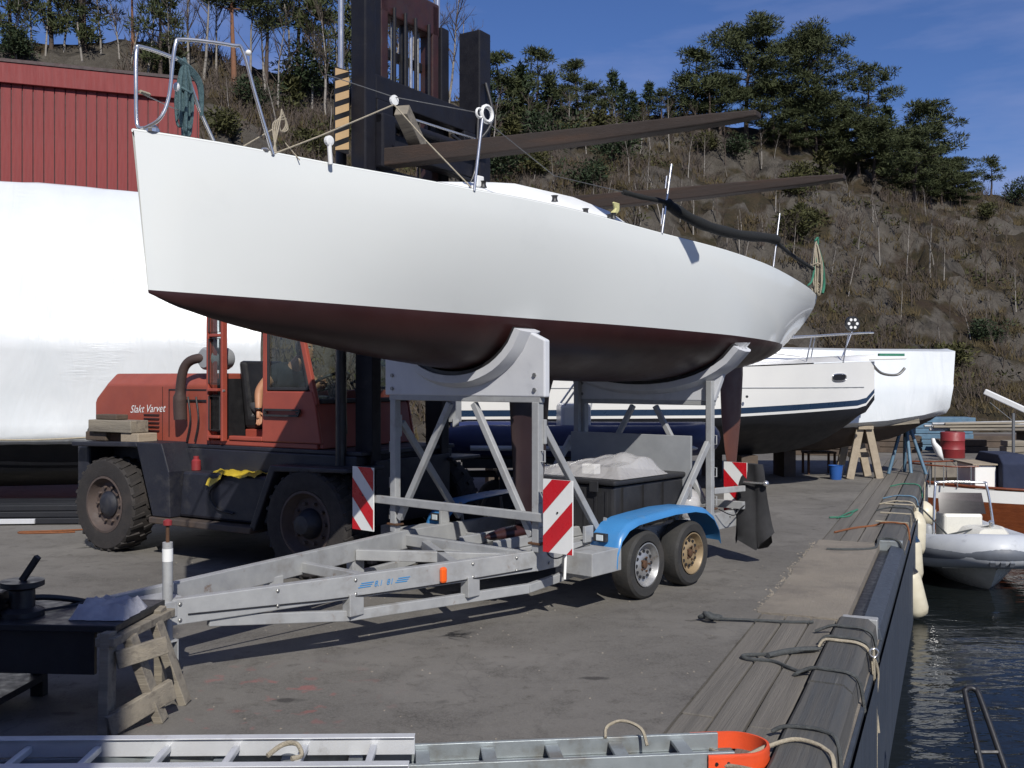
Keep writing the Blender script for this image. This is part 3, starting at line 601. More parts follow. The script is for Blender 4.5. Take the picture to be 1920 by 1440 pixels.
cradle(-1.1, .55, 1.76, [(-.94, 1.80), (.94, 1.80), (.94, 2.26), (.78, 2.33)] + [(t, z - .01) for t, z, _, _ in pad[::-1]] + [(-.78, 2.33), (-.94, 2.26)], pad, .84)
pad = [(t + nx * .075, z + nz * .075, nx, nz) for t, z, nx, nz in hull_curve(1.75, 1.1)]
cradle(1.75, .55, 1.68, [(-.86, 1.72), (.86, 1.72), (1.0, 2.08), (1.08, 2.2)] + [(t, z - .01) for t, z, _, _ in pad[::-1]] + [(-1.08, 2.2), (-1.0, 2.08)], pad, .80)
for sg in (1, -1):  # rear posts rise above the bar; raking struts between the cradles
    tb('upright', m_galv, ((1.68, sg * .84, .5), (1.68, sg * .84, 1.93), .065, .065)); tb('strut', m_galv, ((1.60, sg * .86, 1.30), (.95, sg * .86, .60), .045, .07)); tb('strut', m_galv, ((-1.02, sg * .84, 1.55), (-.25, sg * .84, .60), .045, .06)); tb('hinge_plate', m_galv, ((-1.06, sg * .85, 1.42), (-1.06, sg * .85, 1.62), .09, .03))
tb('marker_bar', m_galv, ((-1.16, -1.05, .84), (-1.16, 1.0, .84), .05, .07))
tb('lamp_bar', m_galv, ((2.2, -.95, .62), (2.2, .95, .62), .05, .08)); tb('lamp_bar', m_galv, ((1.75, .84, .80), (2.2, .95, .80), .04, .06))
# striped marker boards
def marker(s, t0, t1, z0, z1, slope, label):
    b = tb('marker_board', m_white, ((s, t0, (z0 + z1) / 2), (s, t1, (z0 + z1) / 2), .012, z1 - z0), bevel=0); b['label'] = label
    w_, h_ = abs(t1 - t0), z1 - z0; mb = MB(); sw = .176; tl = min(t0, t1)
    k = -3
    while k < 9:
        lo = k * 2 * sw * 1.02 - .06; poly = [(0, lo), (w_, lo + slope * w_), (w_, lo + slope * w_ + sw * 1.05), (0, lo + sw * 1.05)] 
        # clip to board height
        out = []
        for lim, sgn in ((0, 1), (h_, -1)):
            src = poly if not out and lim == 0 else out; res = []
            for i in range(len(src)):
                p, q = src[i], src[(i + 1) % len(src)]; ip, iq = (p[1] - lim) * sgn >= 0, (q[1] - lim) * sgn >= 0
                if ip: res.append(p)
                if ip != iq: t = (lim - p[1]) / (q[1] - p[1]); res.append((p[0] + (q[0] - p[0]) * t, lim))
            out = res
            if not out: break
        if out: mb.add([(s - .0085, -(tl + x), z0 + y) for x, y in out], [tuple(range(len(out)))])
        k += 1
    mb.build('red_stripe', m_redrefl, b); mb2 = MB(); mb2.lathe([(.008, -.012), (.008, 0)], (s - .001, -(t0 + t1) / 2, (z0 + z1) / 2 + .03), 'x', 8).build('screw', m_black, b)
    return b
marker(-1.21, .99, 1.28, .585, 1.16, 1.0, 'near front marker board with red stripes climbing outwards'); marker(-1.21, -1.30, -1.01, .545, 1.13, -1.0, 'far front marker board with red stripes'); 
marker(2.30, .66, .93, .50, 1.06, -1.0, 'rear marker board beside the hanging coat'); marker(2.26, -.95, -.66, .50, 1.06, 1.0, 'far rear marker board in shade')
# mudguards, wheels
def wheel(x, y, r, wd, sg, rimm, rr):
    w_ = thing_part = bpy.data.objects.new('wheel', None); col.objects.link(w_); w_.parent = tr; w_.location = (x, y, r)
    mb = MB(); h = wd / 2; mb.lathe([(rr, -h * .75), (rr + .02, -h * .98), (r * .90, -h), (r * .975, -h * .8), (r, -h * .45), (r, h * .45), (r * .975, h * .8), (r * .90, h), (rr + .02, h * .98), (rr, h * .75)], (0, 0, 0), 'y', 40, cap=False)
    mb.build('tyre', m_tyre, w_, smooth=35)
    o = -sg * h; mb = MB(); mb.lathe([(rr + .006, o * .98), (rr - .004, o * .99), (rr - .016, o * .80), (rr - .03, o * .45), (rr - .06, o * .40), (rr - .105, o * .72), (.055, o * .70), (.05, o * .55), (0.001, o * .55)], (0, 0, 0), 'y', 32, cap=False); mb.build('rim', rimm, w_, smooth=40)
    sl = MB().lathe([(.015, o * .55), (.015, o * .66), (.001, o * .66)], (0, 0, 0), 'y', 8).mesh('rim_slot', m_black)
    for k in range(12 if sg == 1 else 0):
        a = 2 * math.pi * k / 12; c = rr - .072; inst('rim_slot', sl, w_, (c * math.cos(a), 0, c * math.sin(a)))
    mb = MB()
    for k in range(5):
        a = 2 * math.pi * k / 5; mb.lathe([(.010, o * .68), (.010, o * .84), (.001, o * .86)], (.062 * math.cos(a), 0, .062 * math.sin(a)), 'y', 6)
    mb.lathe([(.038, o * .5), (.036, o * .8), (.02, o * .86), (.001, o * .86)], (0, 0, 0), 'y', 14); mb.build('hub', m_rust, w_)
    return w_
for sg in (1, -1):
    wheel(.12, -sg * 1.0, .305, .20, sg, m_rim, .19); wheel(.90, -sg * 1.0, .305, .20, sg, m_rimy if sg == 1 else m_rim, .19)
    prof = [(-.43, .40), (-.42, .50), (-.36, .62), (-.25, .70), (-.1, .735), (.15, .75), (.5, .765), (.85, .755), (1.05, .72), (1.2, .64), (1.3, .52), (1.33, .40)]
    mb = MB(); yi, yo = .86, 1.16; rings = []
    for x, z in prof: rings.append([(x, -sg * yi, z), (x, -sg * (yo - .05), z + .006), (x, -sg * (yo - .012), z - .012), (x, -sg * yo, z - .05), (x, -sg * (yo - .006), z - .05), (x, -sg * (yo - .03), z - .018), (x, -sg * yi, z - .008)])
    mb.loft(rings).build('mudguard', m_blue, tr, smooth=50)
    tb('axle_beam', m_galv, ((.12, sg * .78, .31), (.12, sg * .9, .31), .06, .06)); tb('axle_beam', m_galv, ((.90, sg * .78, .31), (.90, sg * .9, .31), .06, .06)); tb('suspension_bracket', m_galv, ((.51, sg * .84, .22), (.51, sg * .84, .42), .08, .05))
    tb('axle', m_galv, ((.12, 0, .31), (.12, sg * .8, .31), .06, .06)); tb('axle', m_galv, ((.90, 0, .31), (.90, sg * .8, .31), .06, .06))
    tb('side_step', m_galv, ((-.78, sg * .99, .43), (-.36, sg * .99, .43), .32, .19))
    tb('side_lamp', m_orange, ((-.352, sg * 1.06, .43), (-.338, sg * 1.06, .43), .07, .15), bevel=.004); tb('mudguard_bracket', m_galv, ((-.5, sg * .86, .62), (-.38, sg * .86, .62), .03, .14))
    lp = tb('position_lamp', m_blackp, ((-.445, sg * .98, .60), (-.40, sg * .98, .60), .13, .07)); tb('lens', m_lampw, ((-.452, sg * .985, .60), (-.44, sg * .985, .60), .07, .05), parent=lp, bevel=.004)
tb('step_bracket', m_galv, ((-.62, 1.0, .31), (-.62, .7, .33), .14, .05)); tb('hanging_strap', m_white, ((-.80, .90, .58), (-.86, .93, .30), .022, .012))
rf = tb('side_reflector', m_orange, ((-2.04, .662, .475), (-1.985, .675, .475), .04, .12), bevel=.018)
# print on the near rail: stripes and figures
def rail_pt(s, dz=0., off=.039):
    d = Vector((3.26, -.67, 0)).normalized(); nrm = Vector((d.y, -d.x, 0)); 
    if nrm.y > 0: nrm = -nrm
    base = Vector((-4.35, -.13, .475)) + d * ((s + 4.35) / d.x); return base + nrm * off + Vector((0, 0, dz))
mb = MB()
for s0, s1 in ((-2.70, -2.60), (-2.40, -2.30)):
    for k in range(3):
        z = -.012 + .014 * k; mb.add([rail_pt(s0 + .012 * k, z), rail_pt(s1 + .012 * k, z), rail_pt(s1 + .012 * k, z + .006), rail_pt(s0 + .012 * k, z + .006)], [(0, 1, 2, 3)])
mb.build('print_stripe', m_printb, tr)
def text3(body, size, p, xdir, up, mat, parent, name, shear=.25, ext=.0):
    cu = bpy.data.curves.new(name, 'FONT'); cu.body = body; cu.size = size; cu.shear = shear; cu.extrude = ext; cu.resolution_u = 3
    tmp = bpy.data.objects.new(name + '_tmp', cu); col.objects.link(tmp); dg = bpy.context.evaluated_depsgraph_get(); me = bpy.data.meshes.new_from_object(tmp.evaluated_get(dg)); bpy.data.objects.remove(tmp)
    x = Vector(xdir).normalized(); u = Vector(up).normalized(); z = x.cross(u); me.transform(Matrix(((x.x, u.x, z.x, p[0]), (x.y, u.y, z.y, p[1]), (x.z, u.z, z.z, p[2]), (0, 0, 0, 1))))
    me.materials.clear(); me.materials.append(mat); me.name = name; o = bpy.data.objects.new(name, me); col.objects.link(o); o.parent = parent; return o
xd = rail_pt(-2, 0) - rail_pt(-3, 0)
text3('8.1', .058, rail_pt(-2.575, -.015, .040), xd, (0, 0, 1), m_printb, tr, 'print_figure'); text3('81', .058, rail_pt(-2.475, -.015, .040), xd, (0, 0, 1), m_printb, tr, 'print_figure')
# jockey wheel
jx, jy = -4.02, -.21
MB().tube([(jx, jy, .28), (jx, jy, .92)], .032, 12).build('jack_tube', m_galv, tr, smooth=60); MB().tube([(jx, jy, .80), (jx, jy, .88)], .0335, 12).build('jack_label', m_white, tr, smooth=60)
MB().tube([(jx, jy, .92), (jx, jy, 1.03)], .012, 8).build('jack_screw', m_rust, tr, smooth=60); MB().lathe([(.01, 0), (.028, .008), (.028, .035), (.012, .045), (.001, .045)], (jx, jy, 1.02), 'z', 12).build('jack_knob', m_drum, tr, smooth=40)
MB().bar((jx + .045, jy, .30), (jx + .045, jy, .08), .09, .008, up=(1, 0, 0)).bar((jx - .045, jy, .30), (jx - .045, jy, .08), .09, .008, up=(1, 0, 0)).bar((jx - .05, jy, .30), (jx + .05, jy, .30), .09, .01).build('jockey_fork', m_galv, tr)
MB().lathe([(.05, -.03), (.1, -.034), (.108, -.02), (.108, .02), (.1, .034), (.05, .03)], (jx, jy, .109), 'x', 22, cap=True).build('jockey_wheel', m_tyre, tr, smooth=40)
tb('jack_clamp', m_galv, ((jx, .15, .50), (jx, .25, .50), .09, .10))
MB().tube(catmull([T(-1.0, .86, .62) - TO, T(-.95, .9, .5) - TO, T(-.8, .92, .4) - TO], 4), .006, 5)
mb = MB(); mb.tube(catmull([(-1.05, -.88, .62), (-1.1, -.95, .54), (-1.0, -.97, .50), (-.7, -.9, .52), (-.45, -.9, .55)], 6), .006, 5); mb.tube(catmull([(1.75, -.9, .62), (1.9, -.98, .55), (2.0, -1.0, .6), (2.2, -.95, .62)], 6), .006, 5); mb.build('cable', m_black, tr, smooth=60)
# things lying on the trailer bed
bx = thing('storage_box', 'big black plastic storage box on the trailer bed', 'box', T(.9, .05, .53), TA)
MB().box(-.62, .62, -.58, .58, 0, .42).build('body', m_blackp, bx, bevel=.03); MB().box(-.65, .65, -.61, .61, .425, .475).build('lid', m_blackp, bx, bevel=.018)
for y in (-.38, 0, .38): MB().box(-.672, -.652, y - .05, y + .05, .36, .46).build('latch', m_blackp, bx, bevel=.006)
for y in np.linspace(-.5, .5, 9): MB().box(-.634, -.618, y - .012, y + .012, .03, .38).build('rib', m_blackp, bx)
for k in range(3): 
    zz = .16 + .1 * k; MB().box(-.5 + .35 * k, -.44 + .35 * k, -.602, -.578, .05, .4).build('rib', m_blackp, bx)
mb = MB(); mb.bar(T(1.45, -.75, 1.06), T(1.52, .72, 1.06), .03, .62); tag(mb.build('plywood_panel', m_grey, bevel=.005), 'grey panel standing upright behind the plastic wrapped bundle', 'panel')
def film():
    m, nt, L, bs = setmat('clear_crumpled_film'); tc = nd(nt, 'ShaderNodeTexCoord').outputs['Object']
    bs.inputs['Base Color'].default_value = (.80, .78, .78, 1); bs.inputs['Roughness'].default_value = .12; bs.inputs['Alpha'].default_value = .38
    b = nd(nt, 'ShaderNodeBump'); b.inputs['Strength'].default_value = .35; b.inputs['Distance'].default_value = .03; L(noise_n(nt, tc, 9., 2, .4, 1.5), b.inputs['Height']); L(b.outputs[0], bs.inputs['Normal']); return m
m_film = film(); rf_ = random.Random(4); rows = []
def filmz(x, y): return .04 + .15 * math.exp(-((x - .1) ** 2) / .12) * max(0, 1 - abs(y + .30) / .8) ** 1.1
for i in range(41):
    x = -.42 + .84 * i / 40; row = []
    for j in range(71):
        y = -.62 + 1.24 * j / 70; ed = min(1, (20 - abs(i - 20)) / 6, (35 - abs(j - 35)) / 6); nz_ = abs(math.sin(7 * x + 9 * y + 2 * math.sin(5 * y))) + .6 * abs(math.sin(13 * y - 6 * x)); row.append((x, y, max(.003, (filmz(x, y) + .022 * nz_) * ed)))
    rows.append(row)
fl = MB().loft(rows, cap=False, closed=False).build('plastic_bundle', m_film, smooth=70); fl.location = T(.75, .05, 1.008); fl.rotation_euler = (0, 0, TA); tag(fl, 'crumpled clear plastic sheet bundle on top of the black box', 'plastic sheet')
pk = MB().box(-.05, .05, -.08, .08, 0, .1).build('white_packet', m_white, bevel=.01); pk.location = T(.62, .12, 1.012); pk.rotation_euler = (0, 0, TA); tag(pk, 'small white packet inside the plastic bundle', 'packet')
fb = MB().ball((0, 0, .14), (.13, .12, .16), 14, 9).build('plastic_bag', m_film, smooth=70); fb.location = T(1.62, .62, .53); tag(fb, 'clear plastic bag stuffed behind the blue mudguard', 'plastic bag')
# coat on the rear lamp bar
mb = MB(); rows = []
for i in range(13):
    u = i / 12; z = 1.05 - .82 * u; w_ = .09 + .15 * u ** .7; ring = []
    for k in range(24):
        a = 2 * math.pi * k / 24; fold = 1 + .55 * math.sin(5 * a + 1.2 * u) * u + .3 * math.sin(8 * a + 3 * u) * u; ring.append((.045 * math.sin(a) * (1 + 1.1 * u) * fold + .02 * math.sin(6 * u + 3 * math.cos(a)), w_ * math.cos(a) * (1 + .10 * math.sin(4 * u + 1)) + .03 * u * math.sin(5 * a) + .03 * math.sin(3 * u), z + u ** 4 * (.09 * math.sin(2.5 * a) - .05 * math.cos(a))))
    rows.append(ring)
mb.loft(rows); coat = mb.build('work_coat', m_cloth, smooth=70); coat.location = T(2.33, 1.0); coat.rotation_euler = (0, 0, TA); tag(coat, 'black work coat hung over the rear marker board', 'coat')
MB().ball(T(2.30, 1.13, .93), .03).tube([T(2.2, .9, .93), T(2.30, 1.13, .93)], .012, 6)
kb = MB(); kb.ball((0, 0, 0), .032).tube([(0, -.25, 0), (0, 0, 0)], .012, 6); kbo = kb.build('tow_knob', m_chrome, tr, smooth=60); kbo.location = (2.25, -1.17, .86); kbo.rotation_euler = (0, 0, math.pi)

bl = MB().lathe([(.013, -.006), (.013, .008), (.008, .012), (.001, .012)], (0, 0, 0), 'z', 6).mesh('bolt', m_wire)
for s_ in (-3.95, -3.3, -2.72, -1.72, -1.3):
    for dz in (-.05, .05):
        p = rail_pt(s_, dz, .0355); inst('bolt', bl, tr, p, (R(90), 0, 0))
for x in (-.95, -.2, .3, .7, 1.3, 2.1):
    inst('bolt', bl, tr, (x, -.836, .51), (R(90), 0, 0)); inst('bolt', bl, tr, (x, -.836, .44), (R(90), 0, 0))
MB().tube(catmull([rail_pt(-3.9, -.02, .042), rail_pt(-3.2, -.05, .043), rail_pt(-2.9, -.062, .043), rail_pt(-2.2, -.068, .043), rail_pt(-1.5, -.06, .043), rail_pt(-1.15, -.05, .046)], 6), .005, 5).build('cable', m_black, tr, smooth=60)
MB().tube([(-4.3, 0, .40), (-.2, 0, .33)], .009, 6).build('brake_rod', m_rust, tr, smooth=60)
for sg in (1, -1):
    for x in (-.2, .4, 1.0): MB().bar((x, -sg * .835, .50), (x, -sg * .87, .735), .012, .03).build('mudguard_stay', m_galv, tr)
# ---------------------------------------------------------------- forklift truck
FO = Vector((-1.47, 10.78, 0)); FA = R(-32)
m_stepr = M('worn_rusty_step', (.09, .06, .04), (.05, .045, .045), 4, .7, .1, .1, .15, 40)
m_glass2 = glass('pale_door_glass', (.8, .84, .84), .02, .12)
fk = thing('forklift_truck', 'big old red forklift truck with navy chassis and raised long forks', 'forklift', FO, FA)
def FW(x, y, z): c, s = math.cos(FA), math.sin(FA); return Vector((FO.x + c * x - s * y, FO.y + s * x + c * y, z))
def fwheel(x, y, r, wd, sg, hub):
    w_ = bpy.data.objects.new('wheel', None); col.objects.link(w_); w_.parent = fk; w_.location = (x, y, r); h = wd / 2; rr = r * .56
    mb = MB(); mb.lathe([(rr, -h * .7), (rr + .03, -h * .95), (r * .8, -h), (r * .93, -h * .96), (r * .975, -h * .8), (r * .975, h * .8), (r * .93, h * .96), (r * .8, h), (rr + .03, h * .95), (rr, h * .7)], (0, 0, 0), 'y', 44, cap=False); mb.build('tyre', m_tyre2, w_, smooth=35)
    lug = MB(); lug.bar((r * .955, -h * .93, 0), (r * .985, -h * .1, .05), .035, .03, up=(1, 0, 0)); lug = lug.mesh('tread_block', m_tyre2)
    lug2 = MB(); lug2.bar((r * .955, h * .93, .04), (r * .985, h * .1, -.01), .035, .03, up=(1, 0, 0)); lug2 = lug2.mesh('tread_block', m_tyre2)
    for k in range(26):
        for l_ in (lug, lug2): inst('tread_block', l_, w_, rot=(0, 2 * math.pi * k / 26, 0))
    o = -sg * h; mb = MB(); mb.lathe([(rr + .025, o * .95), (rr, o * .97), (rr - .02, o * .6), (rr - .05, o * .42), (rr - .10, o * .46), (rr * .45, o * .50), (rr * .44, o * .2), (.001, o * .2)], (0, 0, 0), 'y', 36, cap=False); mb.build('rim', m_wrim, w_, smooth=35)
    mb = MB(); mb.lathe([(rr * .5, o * .4), (rr * .5, o * .62), (rr * .38, o * (.95 if hub else .8)), (rr * .30, o * (1.25 if hub else .85)), (.001, o * (1.3 if hub else .85))], (0, 0, 0), 'y', 20, cap=False); mb.build('hub', m_navy, w_, smooth=35)
    nt_ = MB().lathe([(.018, o * .45), (.018, o * .66), (.001, o * .68)], (0, 0, 0), 'y', 6).mesh('wheel_nut', m_wrim)
    for k in range(10 if sg == 1 else 0): a = 2 * math.pi * k / 10; inst('wheel_nut', nt_, w_, (rr * .66 * math.cos(a), 0, rr * .66 * math.sin(a)))
m_wrim = M('rusty_brown_wheel', (.085, .06, .05), (.055, .043, .04), 6, .75, .1, 0, .2, 40, dirt=(.14, .1, .08), dsc=5, dth=(.55, .75))
for sg in (1, -1):
    fwheel(-3.0, -sg * .95, .53, .34, sg, False); fwheel(.07, -sg * .95, .54, .36, sg, True)
def fprism(name, mat, poly, y0, y1, bevel=.012): 
    mb = MB(); mb.prism(poly, y0, y1, 'y'); return mb.build(name, mat, fk, bevel=bevel)
def fbox(name, mat, x0, x1, y0, y1, z0, z1, bevel=.01, parent=None): return MB().box(x0, x1, y0, y1, z0, z1).build(name, mat, parent or fk, bevel=bevel)
fbox('chassis', m_navy, -3.5, .55, -.62, .62, .50, 1.14); fbox('axle', m_navy, -3.1, -2.9, -.8, .8, .43, .63); fbox('axle', m_navy, -.05, .2, -.8, .8, .43, .66)
fbox('counterweight', m_navy, -3.72, -3.5, -.95, .95, .55, 1.17, .03)
fprism('side_skirt', m_navy, [(-2.5, 1.19), (.45, 1.19), (.45, 1.04), (-.36, 1.04), (-.45, .93), (-1.95, .93), (-2.3, 1.02)], -.80, -.55)
fprism('side_skirt', m_navy, [(-2.5, 1.19), (.45, 1.19), (.45, 1.04), (-.36, 1.04), (-.45, .93), (-1.95, .93), (-2.3, 1.02)], .55, .80)
for sg in (1, -1):
    y0, y1 = sorted((-sg * 1.12, -sg * .58))
    fprism('rear_fender', m_navy, [(-3.58, 1.17), (-3.58, 1.225), (-2.44, 1.255), (-2.42, 1.20)], y0, y1)
    fprism('fender_leg', m_navy, [(-2.44, 1.254), (-2.02, 1.254), (-1.90, .95), (-1.88, .46), (-2.16, .46), (-2.42, 1.199)], y0, y1)
    fprism('fuel_tank', m_navy, [(-1.86, .47), (-.52, .47), (-.52, .96), (-1.80, .96)], *sorted((-sg * 1.02, -sg * .63)), bevel=.03)
    fprism('step', m_stepr, [(-2.2, .385), (-.66, .385), (-.64, .455), (-2.2, .455)], *sorted((-sg * 1.14, -sg * .64)))
    fprism('front_fender', m_navy, [(-.70, .42), (-.62, .42), (-.34, 1.03), (.62, 1.06), (.62, 1.10), (-.40, 1.09)], y0, y1)
fbox('deck_plate', m_navy, -2.45, .5, -.78, .78, 1.191, 1.235)
# bonnet with chamfered rear and shoulders
def bonnet():
    rings = []
    for x, zt, in ((-3.64, 1.74), (-3.61, 1.80), (-3.42, 2.01), (-1.66, 2.01)):
        k = .13 if x > -3.5 else .08; rings.append([(x, -.76, 1.2), (x, -.76, zt - k), (x, -.62, zt), (x, .62, zt), (x, .76, zt - k), (x, .76, 1.2)])
    MB().loft(rings).build('bonnet', m_red, fk, bevel=.015)
bonnet()
MB().box(-2.33, -2.32, -.766, -.761, 1.3, 1.82).box(-2.33, -1.7, -.766, -.761, 1.82, 1.835).build('bonnet_door_seam', m_black, fk); MB().box(-2.05, -1.7, -.775, -.762, 1.70, 1.72).build('bonnet_hinge', m_black, fk)
text3('Slakt', .125, (-3.0, -.7635, 1.555), (1, 0, .04), (0, 0, 1), m_white, fk, 'lettering', .35); text3('Varvet', .125, (-2.73, -.7635, 1.565), (1, 0, .04), (0, 0, 1), m_white, fk, 'lettering', .35)
lv = MB().box(-.13, .13, -.012, 0, -.008, .008).mesh('louvre', m_dred)
for k in range(5): inst('louvre', lv, fk, (-2.62, -.7605, 1.36 + .045 * k))
MB().box(-2.44, -2.436, -.7645, -.7605, 1.22, 1.86).build('bonnet_seam', m_black, fk); MB().tube(catmull([(-1.2, -1.03, .90), (-1.35, -1.045, .75), (-1.25, -1.04, .60), (-1.0, -1.04, .56)], 5), .012, 6).build('hose', m_black, fk, smooth=60)
MB().lathe([(.05, -.05), (.06, -.02), (.06, .03), (.02, .035)], (-3.62, -.80, 1.33), 'x', 14).build('rear_lamp', m_blackp, fk, smooth=40)
# exhaust stack and air filter
m_exh = M('brown_black_exhaust', (.04, .028, .026), (.06, .035, .03), 5, .75, .1, .1, .2, 40)
pp = catmull([(-2.02, -.86, 1.50), (-2.03, -.86, 1.75), (-1.99, -.86, 2.0), (-1.93, -.84, 2.12), (-1.82, -.80, 2.17), (-1.7, -.72, 2.17)], 6)
MB().tube(pp, [.072 if p.z < 1.78 else .052 for p in pp], 12).build('exhaust_pipe', m_exh, fk, smooth=60)
MB().lathe([(.02, -.2), (.10, -.2), (.125, -.17), (.125, .12), (.11, .15), (.02, .15)], (-1.72, -.60, 2.17), 'y', 20).build('air_filter', m_grey, fk, smooth=40)
for x0 in (-1.98, -1.85): MB().tube(catmull([(x0, -.79, 1.75), (x0 + .05, -.80, 1.5), (x0 - .02, -.79, 1.26)], 5), .012, 6).build('hose', m_black, fk, smooth=60)
# cab
CB = -.77
cab = fbox('cab_floor', m_cred, -1.66, -.1, -.76, .76, 1.236, 1.29); 
def fp(name, mat, *bars, parent=None, bevel=.008):
    mb = MB()
    for a, b, w_, h_ in bars: mb.bar(a, b, w_, h_, up=(0, 1, 0))
    return mb.build(name, mat, parent or fk, bevel=bevel)
for sg in (1, -1):
    y = -sg * .74
    fp('cab_pillar', m_cred, ((-1.63, y, 1.29), (-1.63, y, 2.92), .06, .06)); fp('cab_pillar', m_cred, ((-.83, y, 1.29), (-.83, y, 2.92), .06, .055)); fp('cab_pillar', m_cred, ((-.13, y, 1.68), (-.47, y, 2.92), .06, .05))
    fprism('cab_side_panel', m_cred, [(-.86, 1.292), (-.04, 1.292), (-.12, 1.70), (-.16, 1.82), (-.80, 1.82), (-.86, 1.75)], *sorted((-sg * .735, -sg * .775)))
    fp('window_rail', m_cred, ((-.83, y, 2.86), (-.45, y, 2.86), .05, .10))
    gs = fprism('window_glass', m_glass, [(-.79, 1.83), (-.20, 1.83), (-.47, 2.80), (-.79, 2.80)], -sg * .744, -sg * .740, 0)
    fp('window_gasket', m_blackp, ((-.785, -sg * .757, 1.845), (-.22, -sg * .757, 1.845), .03, .02), ((-.785, -sg * .757, 1.83), (-.785, -sg * .757, 2.8), .03, .02), ((-.225, -sg * .757, 1.84), (-.455, -sg * .757, 2.78), .03, .02), bevel=.006)
    fp('grab_rail', m_blackp, ((-.80, -sg * .80, 1.63), (-.30, -sg * .80, 1.63), .02, .02), ((-.80, -sg * .80, 1.57), (-.33, -sg * .80, 1.57), .02, .02), ((-.30, -sg * .80, 1.63), (-.33, -sg * .80, 1.57), .02, .02), ((-.80, -sg * .80, 1.63), (-.80, -sg * .80, 1.57), .02, .02), ((-.79, -sg * .77, 1.6), (-.79, -sg * .80, 1.6), .02, .02), ((-.35, -sg * .77, 1.6), (-.35, -sg * .80, 1.6), .02, .02), bevel=0)
    if sg == -1:
        fprism('cab_side_panel', m_cred, [(-1.63, 1.292), (-.86, 1.292), (-.86, 1.82), (-1.63, 1.82)], .735, .775); fp('window_rail', m_cred, ((-1.63, y, 2.86), (-.83, y, 2.86), .05, .10))
fbox('cab_roof', m_cred, -1.72, -.40, -.8, .8, 2.92, 3.0, .03); 
MB().box(-1.66, -1.61, -.70, .70, 1.295, 1.95).build('cab_rear_panel', m_black, fk); fp('cab_rear_rail', m_cred, ((-1.63, -.7, 2.87), (-1.63, .7, 2.87), .06, .08))
fprism('cab_sill', m_cred, [(-1.36, 1.292), (-.86, 1.292), (-.86, 1.34), (-1.36, 1.34)], -.775, -.70)
# opened door leaf folded along the rear of the opening
dr = fp('cab_door', m_cred, ((-1.63, -.798, 1.28), (-1.63, -.798, 2.9), .034, .06), ((-1.405, -.798, 1.28), (-1.405, -.798, 2.9), .034, .07), ((-1.60, -.798, 1.325), (-1.44, -.798, 1.325), .032, .09), ((-1.60, -.798, 1.83), (-1.44, -.798, 1.83), .032, .13), ((-1.60, -.798, 2.415), (-1.44, -.798, 2.415), .032, .07), ((-1.60, -.798, 2.86), (-1.44, -.798, 2.86), .032, .08))
for z0, z1 in ((1.40, 1.76), (1.90, 2.38), (2.45, 2.82)):
    fprism('door_window', m_glassd if z0 < 1.5 else m_glass2, [(-1.61, z0 - .02), (-1.43, z0 - .02), (-1.43, z1 + .02), (-1.61, z1 + .02)], -.801, -.796, 0).parent = dr
    MB().tube([(x, -.822, z) for x, z in ((-1.61, z0), (-1.44, z0), (-1.44, z1), (-1.61, z1))], .010, 6, closed=True).build('door_gasket', m_blackp, dr)
MB().lathe([(.02, -.01), (.02, .02), (.012, .03)], (-1.40, -.82, 1.82), 'y', 10).build('door_handle', m_chrome, dr)
# windscreen, dash, wheel
def quad(name, mat, pts, parent=None, th=.004): 
    a = [Vector(p) for p in pts]; n = (a[1] - a[0]).cross(a[3] - a[0]).normalized() * th; return MB().add(a + [p + n for p in a], [(0, 1, 2, 3), (7, 6, 5, 4), (0, 4, 5, 1), (1, 5, 6, 2), (2, 6, 7, 3), (3, 7, 4, 0)]).build(name, mat, parent or fk)
quad('windscreen', m_glass, [(-.14, -.70, 1.74), (-.14, .70, 1.74), (-.46, .70, 2.88), (-.46, -.70, 2.88)])
fp('windscreen_gasket', m_blackp, ((-.12, -.70, 1.72), (-.12, .70, 1.72), .05, .04), bevel=.01)
fprism('cab_front_panel', m_cred, [(-.10, 1.24), (-.04, 1.24), (-.12, 1.70), (-.16, 1.70)], -.734, .734)
fprism('dashboard', m_black, [(-.45, 1.62), (-.17, 1.62), (-.17, 1.74), (-.40, 1.72)], -.66, .66); MB().bar((-.40, -.05, 1.35), (-.56, -.05, 1.86), .06, .06).build('steering_column', m_black, fk)
c = Vector((-.57, -.05, 1.92)); ax = Vector((-.45, 0, .9)).normalized(); u = ax.orthogonal().normalized(); w2 = ax.cross(u); mb = MB(); mb.tube([c + (u * math.cos(a) + w2 * math.sin(a)) * .215 for a in np.linspace(0, 2 * math.pi, 28, endpoint=False)], .017, 8, closed=True)
for k in range(3): a = 2 * math.pi * k / 3 + .4; mb.tube([c - ax * .04, c + (u * math.cos(a) + w2 * math.sin(a)) * .21], .010, 6)
mb.build('steering_wheel', m_blackp, fk, smooth=60)
for k in range(5):
    mb = MB(); a = Vector((-.28, .15 + .08 * k, 1.68)); b = a + Vector((-.16 - .02 * k, .0, .22 + .02 * (k % 2))); mb.tube([a, b], .007, 6); mb.ball(b, .02, 8, 6); mb.build('lever', m_blackp, fk, smooth=60)
fprism('seat', m_black, [(-1.5, 1.40), (-.78, 1.40), (-.76, 1.53), (-1.40, 1.54), (-1.50, 2.15), (-1.60, 2.15)], -.42, .22, .04); fbox('seat_box', m_cred, -1.4, -.86, -.5, .3, 1.29, 1.398); fbox('battery_box', m_blackp, -1.55, -1.0, .3, .68, 1.29, 1.75)
